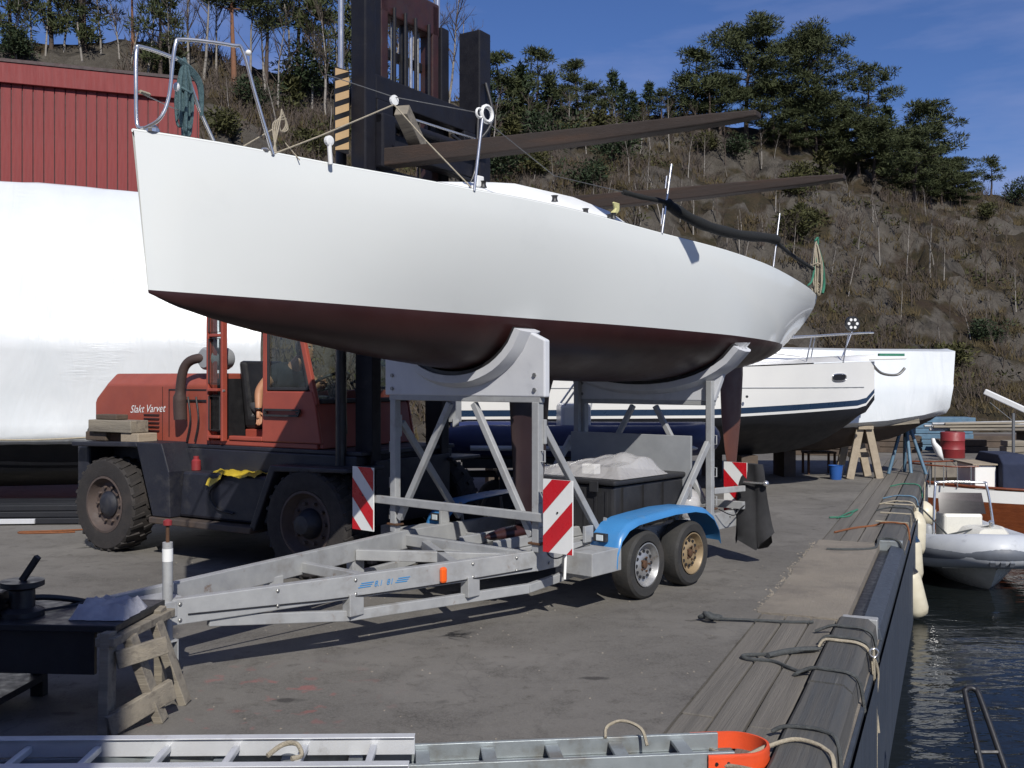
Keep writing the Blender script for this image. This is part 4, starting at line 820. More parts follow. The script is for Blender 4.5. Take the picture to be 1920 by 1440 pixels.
# mast: outer channels, red inner frame, rams, carriage
for sg in (1, -1):
    y = -sg * .58; fbox('mast_channel', m_mast, .30, .52, *sorted((y - .07, y + .07)), .12, 5.75 if sg == -1 else 6.9, .012)
    y = -sg * .43; fbox('inner_channel', m_dred, .33, .50, *sorted((y - .055, y + .055)), 2.6, 5.95, .012)
    MB().tube([(.25, -sg * .80, .3), (.25, -sg * .80, 4.6)], .055, 12).build('lift_ram', m_black, fk, smooth=60); MB().tube([(.25, -sg * .80, 4.6), (.25, -sg * .80, 6.2)], .03, 12).build('ram_rod', m_chrome, fk, smooth=60)
    MB().tube([(.42, -sg * .22, 3.6), (.42, -sg * .22, 5.75)], .014, 6).build('lift_chain', m_wire, fk)
fbox('mast_head', m_dred, .31, .50, -.50, .50, 5.62, 5.98, .02); fbox('mast_crossbar', m_mast, .30, .46, -.52, .52, 2.9, 3.2); fbox('mast_crossbar', m_mast, .30, .46, -.52, .52, .9, 1.2)
MB().tube([(.40, 0, 4.2), (.40, 0, 5.65)], .05, 12).build('centre_ram', m_black, fk, smooth=60); MB().tube([(.40, .12, 4.2), (.40, .12, 5.65)], .022, 10).build('ram_rod', m_chrome, fk, smooth=60)
ca = bpy.data.objects.new('carriage', None); col.objects.link(ca); ca.parent = fk
fbox('carriage_column', m_mast, .60, .78, -1.06, -.90, 3.85, 7.2, .015, ca); fbox('carriage_column', m_mast, .50, .78, .86, 1.08, 3.3, 5.78, .015, ca)
fbox('carriage_bar', m_mast, .55, .74, -.86, .86, 4.62, 4.86, .012, ca); fbox('carriage_bar', m_mast, .55, .74, -.86, .86, 4.14, 4.34, .012, ca)
fbox('carriage_roller', m_black, .42, .56, -.50, -.36, 4.2, 4.8, .01, ca); fbox('carriage_roller', m_black, .42, .56, .36, .50, 4.2, 4.8, .01, ca)
MB().tube(catmull([(.8, .95, 5.2), (.95, .85, 4.75), (.85, .6, 4.45), (.8, .3, 4.5)], 6), .02, 7).build('hydraulic_hose', m_black, ca, smooth=60); MB().tube(catmull([(.8, .8, 4.8), (.9, .6, 4.2), (.85, .5, 3.95)], 6), .018, 7).build('hydraulic_hose', m_black, ca, smooth=60)
MB().tube([(.70, -.95, 4.30), (.70, .95, 4.10)], .03, 10).build('shift_ram', m_black, ca, smooth=60)
for y in (-.30, -.12, .05, .28): MB().tube([(.52, y, 4.3), (.52, y, 5.7)], .018, 6).build('lift_chain', m_mast, fk)
for y in (-.68, .68): MB().tube(catmull([(.20, y, 1.4), (.16, y * 1.05, 3.0), (.22, y, 4.6), (.45, y * .8, 5.4)], 6), .022, 7).build('hydraulic_hose', m_black, fk, smooth=60)
for z in (4.5, 4.95, 5.25): fbox('mast_crossbar', m_mast, .30, .36, -.50, .50, z, z + .09, .006)
MB().tube([(.80, -.90, 4.42), (.80, .92, 4.42)], .045, 10).build('shift_ram', m_mast, ca, smooth=60); MB().tube([(.80, -.5, 4.52), (.80, .9, 4.55)], .014, 7).build('ram_rod', m_chrome, ca, smooth=60)
fbox('load_guard_gusset', m_mast, .62, .76, .60, .86, 4.35, 4.62, .01, ca); fbox('load_guard_gusset', m_mast, .62, .76, -.86, -.62, 4.35, 4.62, .01, ca)
# hazard plate with slanting stripes, on the column's rear edge
pl_ = fbox('hazard_plate', m_black, .60, .612, -1.29, -1.10, 4.06, 4.84, 0, ca); fbox('hazard_bracket', m_black, .56, .598, -1.2, -1.07, 4.3, 4.6, .0, ca)
hz = MB()
for k in range(7):
    z = 4.02 + .122 * k; pts = [(-1.29, z), (-1.10, z + .085), (-1.10, z + .155), (-1.29, z + .07)]; pts = [(y, min(max(q, 4.062), 4.838)) for y, q in pts]; hz.add([(.6145, y, q) for y, q in pts], [(0, 1, 2, 3)])
hz.build('hazard_stripe', m_yblk, pl_)
# forks: long rusty arms
def fork(ya, yb, z0, z1, L):
    mb = MB(); rings = []
    for u, w_, t_ in ((0, .18, .17), (.25, .18, .155), (.6, .17, .125), (.9, .155, .085), (1.0, .14, .05)):
        x = .78 + L * u; y = ya + (yb - ya) * u; z = z0 + (z1 - z0) * u - .015 * math.sin(math.pi * u); rings.append([(x, y - w_ / 2, z - t_ / 2), (x, y + w_ / 2, z - t_ / 2), (x, y + w_ / 2, z + t_ / 2), (x, y - w_ / 2, z + t_ / 2)])
    mb.loft(rings); o = mb.build('fork', m_forkb, ca, bevel=.012); fbox('fork_shank', m_mast, .76, .86, ya - .10, ya + .10, z0 - .1, z0 + (.42 if ya < 1 else .08), .02, ca); return o
fork(-.80, -.42, 4.05, 4.07, 3.55); fork(1.95, 2.12, 3.98, 3.99, 3.6)
fbox('fork_beam', m_mast, .56, .75, -.80, 2.1, 3.80, 3.98, .012, ca)
# loose things on the truck
tm = MB().bar((0, 0, 0), (.12, -.46, .30), .13, .12).build('timber_block', m_wood, bevel=.008); tm.location = FW(1.05, -.55, 4.12); tm.rotation_euler = (0, 0, FA); tag(tm, 'pale squared timber offcut propped against the near fork', 'timber')
for i, (x0, x1, y0, y1, z0, z1, mt, lb) in enumerate(((-3.42, -3.05, -1.05, -.85, 0, .10, m_woodd, 'short dark block carrying one end of the timber on the rear fender'), (-2.75, -2.45, -1.08, -.82, 0, .10, m_wood2, 'pale block carrying the other end of the timber on the rear fender'), (-3.05, -2.78, -1.0, -.8, 0, .09, m_rust, 'rusty iron chock between the two blocks on the rear fender'), (-3.30, -2.55, -1.10, -.86, .103, .24, m_wood, 'thick timber baulk laid over the blocks on the rear fender'), (-3.22, -2.85, -1.06, -.90, .243, .30, m_woodd, 'brown board lying on top of the timber baulk'))):
    zb = 1.243; o = MB().box(x0, x1, y0, y1, z0, z1).build('wood_block', mt, bevel=.01); o.location = (FO.x, FO.y, zb); o.rotation_euler = (0, 0, FA); tag(o, lb, 'wood block')
ry = random.Random(2); rows = []
for i in range(9):
    row = []
    for j in range(30):
        x = -1.38 + .72 * j / 29; u = i / 8; yy = -1.05 + .24 * u; hang = 0 if i > 2 else (3 - i) * .03 * (1.2 if j < 10 else .3); row.append((x, yy - (.02 if i < 2 else 0), .966 + .012 * (1 + math.sin(j * .8 + i * 1.3)) * (1 if i not in (0, 8) else .3) + ry.uniform(0, .014) - hang * (1 + .4 * math.sin(j * .37 + 1))))
    rows.append(row)
o = MB().loft(rows, cap=False, closed=False).build('yellow_sheet', m_yell, smooth=70); o.location = (FO.x, FO.y, 0); o.rotation_euler = (0, 0, FA); tag(o, 'crumpled yellow plastic sheet draped on the forklift fuel tank', 'plastic sheet')
o = MB().lathe([(.05, 0), (.05, .1), (.03, .12), (.03, .15)], (0, 0, 0), 'z', 14).build('oil_can', m_drum, smooth=40); o.location = FW(-1.72, -.9, .965); tag(o, 'small red oil can on the forklift fuel tank', 'can')

# ---------------------------------------------------------------- the driver
drv = thing('person', 'driver in black t-shirt leaning forward at the forklift wheel with one arm hanging', 'person', FW(-1.32, -.22, 1.55), FA)
def skinned(name, chains, mat, parent, sub=2):
    """one continuous surface grown round connected joints: chains of (point, radius), the first point shared"""
    vs, es, rs = [], [], []; key = {}
    for ch in chains:
        prev = None
        for p, r_ in ch:
            k = tuple(round(q, 4) for q in p)
            if k not in key: key[k] = len(vs); vs.append(p); rs.append(r_)
            if prev is not None and prev != key[k]: es.append((prev, key[k]))
            prev = key[k]
    me = bpy.data.meshes.new(name); me.from_pydata([tuple(v) for v in vs], es, []); o = bpy.data.objects.new(name, me); col.objects.link(o); o.parent = parent
    sm = o.modifiers.new('skin', 'SKIN'); sm.use_smooth_shade = True
    lay = me.skin_vertices[0].data
    for i, r_ in enumerate(rs): lay[i].radius = r_ if isinstance(r_, tuple) else (r_, r_)
    lay[0].use_root = True
    sb = o.modifiers.new('sub', 'SUBSURF'); sb.levels = sub; sb.render_levels = sub
    dg = bpy.context.evaluated_depsgraph_get(); me2 = bpy.data.meshes.new_from_object(o.evaluated_get(dg)); o.modifiers.clear(); o.data = me2
    me2.materials.clear(); me2.materials.append(mat); me2.polygons.foreach_set('use_smooth', [True] * len(me2.polygons)); return o
P0 = (-.06, 0, .08); CH = (.28, -.02, .41); NK = (.45, -.02, .58); HD = (.57, -.03, .71)
SHR = (.30, -.20, .47); SHL = (.36, .17, .47); ELR = (.19, -.34, .27); WRR = (.24, -.39, .05); ELL = (.55, .22, .30); WRL = (.72, .12, .34)
body = skinned('body', [[(P0, (.16, .13)), ((.12, 0, .25), (.15, .12)), (CH, (.17, .12)), (NK, .062), ((.51, -.025, .645), .062)], [(CH, (.17, .12)), (SHR, .085), (ELR, .055), (WRR, .036)], [(CH, (.17, .12)), (SHL, .085), (ELL, .05), (WRL, .034)],
    [(P0, (.16, .13)), ((.02, -.13, .06), .10), ((.38, -.17, .06), .075), ((.44, -.17, -.2), .055)], [(P0, (.16, .13)), ((.02, .13, .06), .10), ((.40, .14, .06), .075), ((.50, .14, -.2), .055)]], m_skin, drv)
def shell(name, chains, mat): return skinned(name, chains, mat, drv)
shell('t_shirt', [[((-.06, 0, .10), (.18, .15)), ((.12, 0, .25), (.17, .14)), (CH, (.19, .14)), ((.40, -.02, .53), (.09, .085))], [(CH, (.19, .14)), (SHR, .10), ((.24, -.28, .36), .07)], [(CH, (.19, .14)), (SHL, .10), ((.46, .20, .38), .066)]], m_cloth)
shell('trousers', [[((-.06, 0, .13), (.18, .15)), (P0, (.185, .155)), ((.02, -.13, .06), .115), ((.38, -.17, .06), .09), ((.44, -.17, -.215), .07)], [(P0, (.185, .155)), ((.02, .13, .06), .115), ((.40, .14, .06), .09), ((.50, .14, -.215), .07)]], m_denim)
for f_, s_ in (((.47, -.17, -.23), 1), ((.53, .14, -.23), -1)): MB().loft([[(f_[0] + x, f_[1] + y, f_[2] + z) for y, z in ((-w_, 0), (w_, 0), (w_ * .9, h_), (-w_ * .9, h_))] for x, w_, h_ in ((-.09, .04, .07), (0, .045, .09), (.10, .048, .06), (.17, .035, .04))]).build('shoe', m_black, drv, smooth=60)
# head: skull, nose, ears, hair; turned to look ahead and up at the load
mb = MB(); rings = []
for zz, rx, ry_, ox in ((-.115, .035, .035, .035), (-.10, .055, .05, .03), (-.06, .078, .062, .015), (-.02, .088, .07, .008), (.03, .096, .075, .0), (.07, .09, .072, -.004), (.10, .068, .056, -.008), (.118, .03, .026, -.01)): rings.append([(ox + rx * math.cos(a), ry_ * math.sin(a), zz) for a in np.linspace(0, 2 * math.pi, 18, endpoint=False)])
mb.loft(rings); mb.loft([[(.085 + d, y * w_, z) for y in (-1, 0, 1) for d in ((dd if y == 0 else 0),)] for z, w_, dd in ((.03, .008, .008), (.0, .012, .02), (-.022, .018, .032), (-.03, .012, .01))], closed=True)
for sg in (1, -1): mb.ball((-.005, sg * .074, .0), (.018, .008, .03), 8, 6)
hd = mb.build('head', m_skin, drv, smooth=70); hd.location = HD; hd.rotation_euler = (0, -.12, .1)
for sg in (1, -1): MB().ball((.082, sg * .03, .012), (.010, .013, .008), 8, 6).build('eye', m_white, hd, smooth=60); MB().bar((.093, sg * .048, .028), (.093, sg * .015, .028), .012, .006).build('eyebrow', m_hair, hd)
MB().tube([(.083, -.025, -.055), (.09, 0, -.057), (.083, .025, -.055)], .006, 6).build('mouth', M('lips', (.3, .11, .08)), hd, smooth=60)
mb = MB(); rings = []
for zz, rx, ry_, ox in ((-.05, .05, .055, -.045), (.0, .075, .08, -.03), (.045, .09, .086, -.015), (.08, .09, .08, -.008), (.112, .07, .06, -.008), (.132, .03, .026, -.01)): rings.append([(ox + rx * math.cos(a), ry_ * math.sin(a), zz) for a in np.linspace(0, 2 * math.pi, 18, endpoint=False)])
mb.loft(rings).build('hair', m_hair, hd, smooth=70)
def hand(wr, d, side, curl, name):
    """palm and five bent fingers; d points from wrist to knuckles, side to the thumb"""
    wr = Vector(wr); d = Vector(d).normalized(); sdv = (Vector(side) - d * Vector(side).dot(d)).normalized(); nrm = d.cross(sdv)
    ch = [[(wr - d * .01, (.026, .022)), (wr + d * .05, (.036, .02)), (wr + d * .085, (.038, .016))]]; h = skinned(name, ch, m_skin, drv, 1)
    for k, (o, l_) in enumerate(((.028, .072), (.010, .08), (-.010, .074), (-.027, .06))):
        a = wr + d * .082 + sdv * o; b = a + (d * math.cos(curl * .6) + nrm * math.sin(curl * .6)) * l_ * .45; c_ = b + (d * math.cos(curl * 1.5) + nrm * math.sin(curl * 1.5)) * l_ * .32; e = c_ + (d * math.cos(curl * 2.2) + nrm * math.sin(curl * 2.2)) * l_ * .25
        f_ = MB().tube([a - d * .02, a, b, c_, e], [.0095, .0095, .009, .0085, .006], 7).build('finger', m_skin, h, smooth=70)
    a = wr + d * .025 + sdv * .026; MB().tube([a, a + (d * .6 + sdv * .7) * .035, a + (d * .9 + sdv * .75 + nrm * .3) * .055, a + (d * 1.2 + sdv * .6 + nrm * .5) * .07], [.012, .0115, .010, .007], 7).build('thumb', m_skin, h, smooth=70)
    return h
hand(WRR, (.18, -.05, -1), (1, .2, 0), .35, 'hand'); hand(WRL, (.35, -.4, .1), (-.2, .2, 1), .8, 'hand')
MB().tube([Vector(WRR) + Vector((.036 * math.cos(a), .036 * math.sin(a), .03)) for a in np.linspace(0, 2 * math.pi, 16, endpoint=False)], .010, 6, closed=True).build('wristwatch', m_black, drv, smooth=60)
# ---------------------------------------------------------------- red building with upright boards
BO = Vector((-6.2, 20.0, 0)); BA = math.atan2(.355, .935)
rb = thing('red_building', 'tall red wooden shed with upright boards behind the shrink wrapped boat', 'building', BO, BA)
MB().box(-9, 0, .03, 9, 0, 7.55).build('wall', M('dark_gap_red', (.05, .012, .012)), rb)
bd = MB().box(0, .165, 0, .028, 0, 7.50).mesh('board', m_board); rbd = random.Random(1)
for k in range(48): inst('board', bd, rb, (-.18 - .184 * k, rbd.uniform(-.005, .004), rbd.uniform(-.02, .02)))
MB().box(-9.1, .06, -.09, -.01, 7.42, 7.80).build('fascia', m_board, rb, bevel=.01); MB().box(-9.1, .08, -.11, 9.1, 7.80, 7.86).build('roof', m_dred, rb); MB().box(.002, .03, .06, 9, 0, 7.5).build('gable_wall', m_board, rb)
# added shed, unseen behind the camera: its corner shades the workbench
sh = thing('added_shade_shed', 'added unseen shed whose corner throws shade over the workbench', 'building', (-.25, -2.2, 0))
MB().box(-9, 0, -8, 0, 0, 8.5).build('wall', m_board, sh); MB().box(-9.1, .05, -8.1, .05, 8.5, 8.65).build('roof', m_dred, sh)
for k in range(24): MB().box(-.38 * k - .36, -.38 * k - .01, .002, .03, 0, 8.05).build('board', m_board, sh)
# ---------------------------------------------------------------- shrink wrapped boats
def wrapmat():
    m, nt, L, bs = setmat('white_shrink_wrap'); tc = nd(nt, 'ShaderNodeTexCoord').outputs['Object']
    c = mix_n(nt, rng_n(nt, noise_n(nt, tc, 1.2, 5, .6), .35, .7), (.66, .68, .69), (.60, .63, .645)); L(c, bs.inputs['Base Color'])
    bs.inputs['Roughness'].default_value = .3; bs.inputs['Specular IOR Level'].default_value = .45
    mp = nd(nt, 'ShaderNodeMapping'); mp.inputs['Scale'].default_value = (2.2, 1, .55); mp.inputs['Rotation'].default_value = (0, .5, 0); L(tc, mp.inputs[0])
    mp2 = nd(nt, 'ShaderNodeMapping'); mp2.inputs['Scale'].default_value = (.7, 1, 7); L(tc, mp2.inputs[0])
    h = math_n(nt, 'ADD', noise_n(nt, mp.outputs[0], .9, 3, .45, .8), math_n(nt, 'MULTIPLY', math_n(nt, 'MULTIPLY', noise_n(nt, mp2.outputs[0], 3.5, 4, .6, .8), rng_n(nt, noise_n(nt, tc, .9, 2), .55, .7)), .18))
    b = nd(nt, 'ShaderNodeBump'); b.inputs['Strength'].default_value = .42; b.inputs['Distance'].default_value = .15; L(h, b.inputs['Height']); L(b.outputs[0], bs.inputs['Normal']); return m
m_wrap = wrapmat()
wA = R(14); wO = at(250, 710, 16.0); wO.z = 0
wb1 = thing('wrapped_boat', 'large boat in white shrink wrap standing before the red shed', 'boat', wO, wA)
rw = random.Random(8); rings = []
NS = 46
for i in range(NS + 1):
    x = -9.0 + 10.95 * i / NS; u = (x + 9) / 10.95; ridge = 4.98 - .05 * max(0, x + 1.4) - .05 * max(0, -x - 3) + .0; kz = 2.50 + .02 * math.sin(x * 3); e = 1.0 if x < 1.2 else 1 - .06 * (x - 1.2)
    half = [(0.0, ridge), (-.25, ridge - .06), (-.75, ridge - .75 - .05 * math.sin(x * 2.1)), (-1.05, 3.45 + .05 * math.sin(x * 1.7 + 1)), (-1.28, kz + .15), (-1.36, kz), (-1.34, kz - .16), (-1.30, 1.75 + .04 * math.sin(x * 2)), (-1.26, 1.3), (-1.30, 1.16 + .03 * math.sin(x * 5)), (-1.22, 1.02), (-1.0, .99)]
    half = [(y * e, z) for y, z in half]; ring = [(x + rw.uniform(-.01, .01), y + rw.uniform(-.012, .012), z + rw.uniform(-.008, .008)) for y, z in half] + [(x, -y, z) for y, z in half[::-1][:-1]]
    rings.append(ring)
MB().loft(rings).build('shrink_wrap', m_wrap, wb1, smooth=60)
MB().loft([[(x, y * k, z) for y, z in ((-1.0, 1.0), (-.9, .6), (0, .30), (.9, .6), (1.0, 1.0))] for x, k in ((-8.8, .9), (-3, 1.), (1.0, .85), (1.8, .7))]).build('hull_bottom', m_bbot, wb1, smooth=60)  # hull bottom coloured black to stand in for the shade beneath the boat
MB().tube(catmull([(-4.6, -1.34, 1.02), (-4.0, -1.36, 1.06), (-3.4, -1.38, 1.0), (-2.9, -1.36, 1.03), (-2.3, -1.38, 1.1), (-1.2, -1.36, 1.08), (-.1, -1.38, 1.12)], 6), .014, 6).build('lashing', m_ropew, wb1, smooth=60)
for x in (-6, -3, .3):
    for y in (-.85, .85): MB().bar((x, y, 0), (x, y * .95, .72), .12, .12).build('support_post', m_woodd, wb1)
    MB().box(x - .1, x + .1, -.3, .3, 0, .31).build('keel_block', m_woodd, wb1)
# dark boards stacked on the ground before it
rs = random.Random(12); n = 0
for lay in range(3):
    for k in range(6 - lay):
        o = MB().box(-3.6, 1.25, 0, .20, 0, .075).build('dark_plank', m_bbot, bevel=.008); p = gnd(75, 985); o.location = (p.x + rs.uniform(-.25, .25) - .3, p.y + .02 + .215 * k + .06 * lay, .012 + .08 * lay); o.rotation_euler = (0, 0, R(3))
        tag(o, 'long black plank in the stack under the wrapped boat', 'plank', 'black planks stacked under the wrapped boat')
lad = thing('aluminium_ladder', 'short bright aluminium ladder end resting on the stack of black planks', 'ladder', gnd(40, 982) + Vector((0, -.15, .0)), R(4))
for y in (0, .27): MB().box(-3, .25, y - .02, y + .02, .02, .085).build('rail', m_alu, lad, bevel=.004)
for x in (-.55, -.28, -.01, .2): MB().box(x - .02, x + .02, .02, .25, .035, .07).build('rung', m_alu, lad, bevel=.004)
hs = gnd(90, 1000); tag(MB().tube(catmull([hs + Vector((.35, .25, .012)), hs + Vector((0, .12, .012)), hs + Vector((-.35, .05, .012)), hs + Vector((-.3, -.05, .012)), hs + Vector((.1, -.02, .012)), hs + Vector((.32, .05, .012))], 8), .012, 6).build('hose', m_ropeo, smooth=60), 'thin red brown hose looped on the asphalt behind the forklift', 'hose')
# ---------------------------------------------------------------- motor boat on blocks behind
pbA = R(8); pO = at(1272, 710, 17.6); pO.z = 0
pb_ = thing('motor_boat', 'white motor cruiser with dark blue waterline stripe standing ashore', 'motor boat', pO, pbA)
XS = [-4.0, -2.5, -.5, 1.0, 2.0, 2.8, 3.35, 3.62]
def pb_ring(lo, hi, mat, name, n=6):
    rings = {1: [], -1: []}
    for x in np.linspace(-4, 3.62, 34):
        f = max(0, (x - .2) / 3.42); w = 1.35 * (1 - f ** 2.3); zs = 2.12 + .14 * f; zk = .62 + .95 * max(0, (x - 1.2) / 2.42) ** 2.6; wc = w * (.86 - .28 * f)
        for sg in (1, -1):
            r = []
            for t in np.linspace(lo, hi, n):
                if t < .35: tt = t / .35; y = wc * tt; z = zk + (1.18 + .14 * f - zk) * tt if zk < 1.18 else zk + .02 * tt
                else: tt = (t - .35) / .65; y = wc + (w - wc) * tt ** .8; z0 = max(1.18 + .14 * f, zk); z = z0 + (zs - z0) * tt
                r.append((x, sg * (y + .002), z))
            rings[sg].append(r)
    mb = MB()
    for sg in (1, -1): mb.loft(rings[sg], cap=False, closed=False)
    return mb.build(name, mat, pb_, smooth=60)
pb_ring(0, .44, m_bbot, 'bottom'); pb_ring(.44, .47, m_gelw, 'waterline'); pb_ring(.47, .54, m_bstr, 'stripe'); pb_ring(.54, 1.0, m_gelw, 'topsides')
rows = []
for x in np.linspace(-4, 3.62, 20):
    f = max(0, (x - .2) / 3.42); w = 1.35 * (1 - f ** 2.3) + .002; rows.append([(x, y * w, 2.12 + .14 * f + .02 + .10 * (1 - y * y)) for y in np.linspace(-1, 1, 7)])
MB().loft(rows, cap=False, closed=False).build('deck', m_gelw, pb_, smooth=60)
MB().loft([[(x, y * w, z0 + h * k) for y, k in ((-1, 0), (-.85, .8), (-.4, 1), (.4, 1), (.85, .8), (1, 0))] for x, w, z0, h in ((-3.2, 1.1, 2.15, 1.0), (-1.6, 1.1, 2.15, 1.05), (-.3, 1.05, 2.15, .55), (1.2, .8, 2.17, .28), (2.3, .4, 2.2, .12))]).build('cabin', m_gelw, pb_, smooth=45)
for s_ in (1, -1):
    rl = [(.9, -s_ * 1.15, 2.2), (1.2, -s_ * 1.12, 2.58), (2.2, -s_ * .85, 2.68), (3.2, -s_ * .36, 2.75), (3.6, 0, 2.77)]; MB().tube(catmull(rl, 5), .014, 7).build('bow_rail', m_chrome, pb_, smooth=60)
    for x, y, z in ((1.9, .96, 2.64), (2.7, .66, 2.71)): MB().tube([(x, -s_ * y, 2.2), (x + .1, -s_ * y, z)], .011, 6).build('rail_post', m_chrome, pb_)
MB().bar((3.3, 0, 2.30), (4.15, 0, 2.32), .32, .05).build('bow_platform', m_gelw, pb_, bevel=.015); MB().tube(catmull([(3.55, 0, 2.24), (3.75, 0, 2.05), (4.05, 0, 2.02), (4.2, 0, 2.14)], 5), .025, 6).build('anchor', m_wire, pb_, smooth=60); MB().box(3.7, 4.18, -.03, .03, 2.355, 2.40).build('anchor_shank', m_ropeg, pb_)
def pb_side(x, z):
    f = max(0, (x - .2) / 3.42); w = 1.35 * (1 - f ** 2.3); wc = w * (.86 - .28 * f); z0 = 1.18 + .14 * f; tt = max(0, min(1, (z - z0) / (2.12 + .14 * f - z0))); return wc + (w - wc) * tt ** .8
oval = [(2.62 + .17 * math.copysign(abs(math.cos(a)) ** .7, math.cos(a)), 1.97 + .062 * math.copysign(abs(math.sin(a)) ** .7, math.sin(a))) for a in np.linspace(0, 2 * math.pi, 24, endpoint=False)]
MB().add([(x, -pb_side(x, z) - .008, z) for x, z in oval], [tuple(range(24))]).build('porthole', m_black, pb_)
MB().tube([(x, -pb_side(x, 1.80) - .004, 1.80) for x in np.linspace(-3.9, 3.3, 30)], .008, 5).build('knuckle_line', m_grey, pb_)
MB().tube([(x, -pb_side(x, z) - .008, z) for x, z in oval], .012, 6, closed=True).build('port_frame', m_chrome, pb_, smooth=60)
for k in range(6): MB().lathe([(.022, -.004), (.022, .012), (.001, .012)], (.1 + .125 * k, -1.348, 1.66), 'y', 10).build('vent_hole', m_black, pb_)
hn = MB(); hn.lathe([(.13, -.03), (.13, .03)], (2.95, -.50, 2.90), 'y', 18); hno = hn.build('line_reel', m_black, pb_); 
for k in range(6): a = 2 * math.pi * k / 6; MB().lathe([(.026, -.034), (.026, -.031), (.001, -.034)], (2.95 + .075 * math.cos(a), -.50, 2.90 + .075 * math.sin(a)), 'y', 10).build('reel_hole', m_white, hno)
MB().tube([(2.95, -.5, 2.78), (2.7, -.62, 2.3)], .012, 6).build('rail_post', m_chrome, pb_)
for x in (-3.2, -1, 1.2):
    MB().box(x - .15, x + .15, -.25, .25, 0, .62).build('keel_block', m_woodd, pb_, bevel=.01)
# second wrapped boat behind the motor boat's bow
w2O = at(1640, 710, 20.6); w2O.z = 0
wb2 = thing('wrapped_boat', 'smaller boat in white shrink wrap on a wooden trestle behind the motor cruiser bow', 'boat', w2O, R(6))
rings = []
for x, zt, zb, w in ((-4.2, 2.55, .98, .9), (-2.2, 2.58, .96, 1.05), (-1.0, 2.56, .97, 1.05), (-.2, 2.55, 1.02, 1.0), (.6, 2.55, 1.12, .85), (1.12, 2.55, 1.22, .62), (1.26, 2.56, 1.26, .58)):
    sx_ = lambda z: x + (.0 if x < .5 else .22 * (z - 1.2) / 1.3)
    rings.append([(sx_(z), y * w, z) for y, z in ((-.2, zt), (-.75, zt - .06), (-.95, zt - .7), (-1.0, (zt + zb) / 2 - .1), (-.98, zb + .12), (-.8, zb), (.8, zb), (1, (zt + zb) / 2), (.75, zt - .06), (.2, zt))])
MB().loft(rings).build('shrink_wrap', m_wrap, wb2, smooth=40)
MB().loft([[(x, y * w, z) for y, z in ((-1, zt), (-.6, zb + .1), (0, zb), (.6, zb + .1), (1, zt))] for x, zt, zb, w in ((-4, 1.0, .5, .8), (-1, 1.0, .5, .9), (.3, 1.1, .72, .75), (1.2, 1.25, 1.1, .4))]).build('hull_bottom', m_woodd, wb2, smooth=60)
MB().bar((-1.2, -.85, 1.0), (.55, -.75, 1.12), .03, .09).build('rubbing_strake', m_wood, wb2)
for x in (-3.4, -1.9): MB().box(x - .12, x + .12, -.3, .3, 0, .52).build('keel_block', m_woodd, wb2)
# trestle, blue prop stand, bucket
tO = gnd(1621, 898)
ts = thing('wooden_trestle', 'concrete coloured wooden A shaped trestle by the quay', 'trestle', tO, R(4))
for sg in (1, -1):
    for y in (0, .55): MB().bar((sg * .30, y, 0), (sg * .09, y + .02, .97), .07, .15, up=(1, 0, 0)).build('leg', m_wood2, ts, bevel=.008)
MB().bar((0, -.08, 1.0), (0, .65, 1.0), .30, .07).build('top_beam', m_wood2, ts, bevel=.008); MB().bar((-.2, .28, .45), (.2, .28, .45), .05, .1).build('crossbar', m_wood2, ts)
sO = gnd(1697, 888); st = thing('boat_prop', 'chipped blue steel tripod boat prop with red pin top', 'boat stand', sO, R(10))
for a in (190, 255, 310, 60): MB().tube([(.04 * math.cos(R(a)), .04 * math.sin(R(a)), 1.12), (.42 * math.cos(R(a)), .42 * math.sin(R(a)), .01)], .035, 8).build('leg', m_bpaint, st, smooth=60)
MB().tube([(0, 0, .75), (0, 0, 1.32)], .03, 8).build('screw_pin', m_black, st, smooth=60); MB().tube([(0, 0, 1.02), (0, 0, 1.2)], .05, 8).build('collar', m_bpaint, st, smooth=60); MB().box(-.06, .06, -.06, .06, 1.32, 1.38).build('pad', m_black, st)
bO = gnd(1567, 899); bk = thing('bucket', 'blue plastic bucket beside the A shaped trestle', 'bucket', bO)
MB().lathe([(.001, .004), (.105, 0), (.135, .26), (.142, .262), (.142, .275), (.128, .275), (.1, .012), (.001, .012)], (0, 0, 0), 'z', 24, cap=False).build('body', m_bluep, bk, smooth=50); MB().tube([(.14 * math.cos(a), .02, .26 - .05 * math.sin(a)) for a in np.linspace(0, math.pi, 12)], .005, 5).build('handle', m_wire, bk)
# clutter on the far end of the quay
cO = gnd(1535, 888); tb_ = thing('low_bench', 'low rusty frame bench under the wrapped boat', 'bench', cO, R(3))
MB().box(-.3, .3, -.2, .2, .42, .46).build('top', m_woodd, tb_)
for x in (-.27, .27):
    for y in (-.17, .17): MB().box(x - .02, x + .02, y - .02, y + .02, 0, .42).build('leg', m_rust, tb_)
o = MB().ball((0, 0, .12), (.22, .13, .13), 12, 8).build('cloth_bag', m_white, smooth=70); o.location = cO + Vector((-.02, 0, .455)); tag(o, 'white cloth bag lying on the low rusty bench', 'bag')
dO = gnd(1785, 866); dO = at(1786, 866, 25.0); dO.z = 0
dm = thing('oil_drum', 'red steel oil drum in the clutter beyond the quay end', 'drum', dO); dm.scale = (.95, .95, .72)
MB().lathe([(.001, 0), (.29, 0), (.3, .02), (.295, .28), (.305, .30), (.295, .32), (.295, .58), (.305, .6), (.295, .62), (.3, .86), (.29, .88), (.001, .87)], (0, 0, 0), 'z', 24, cap=False).build('body', m_drum, dm, smooth=40)
rp = random.Random(6); pc = at(1855, 800, 26.0); pc.z = 0
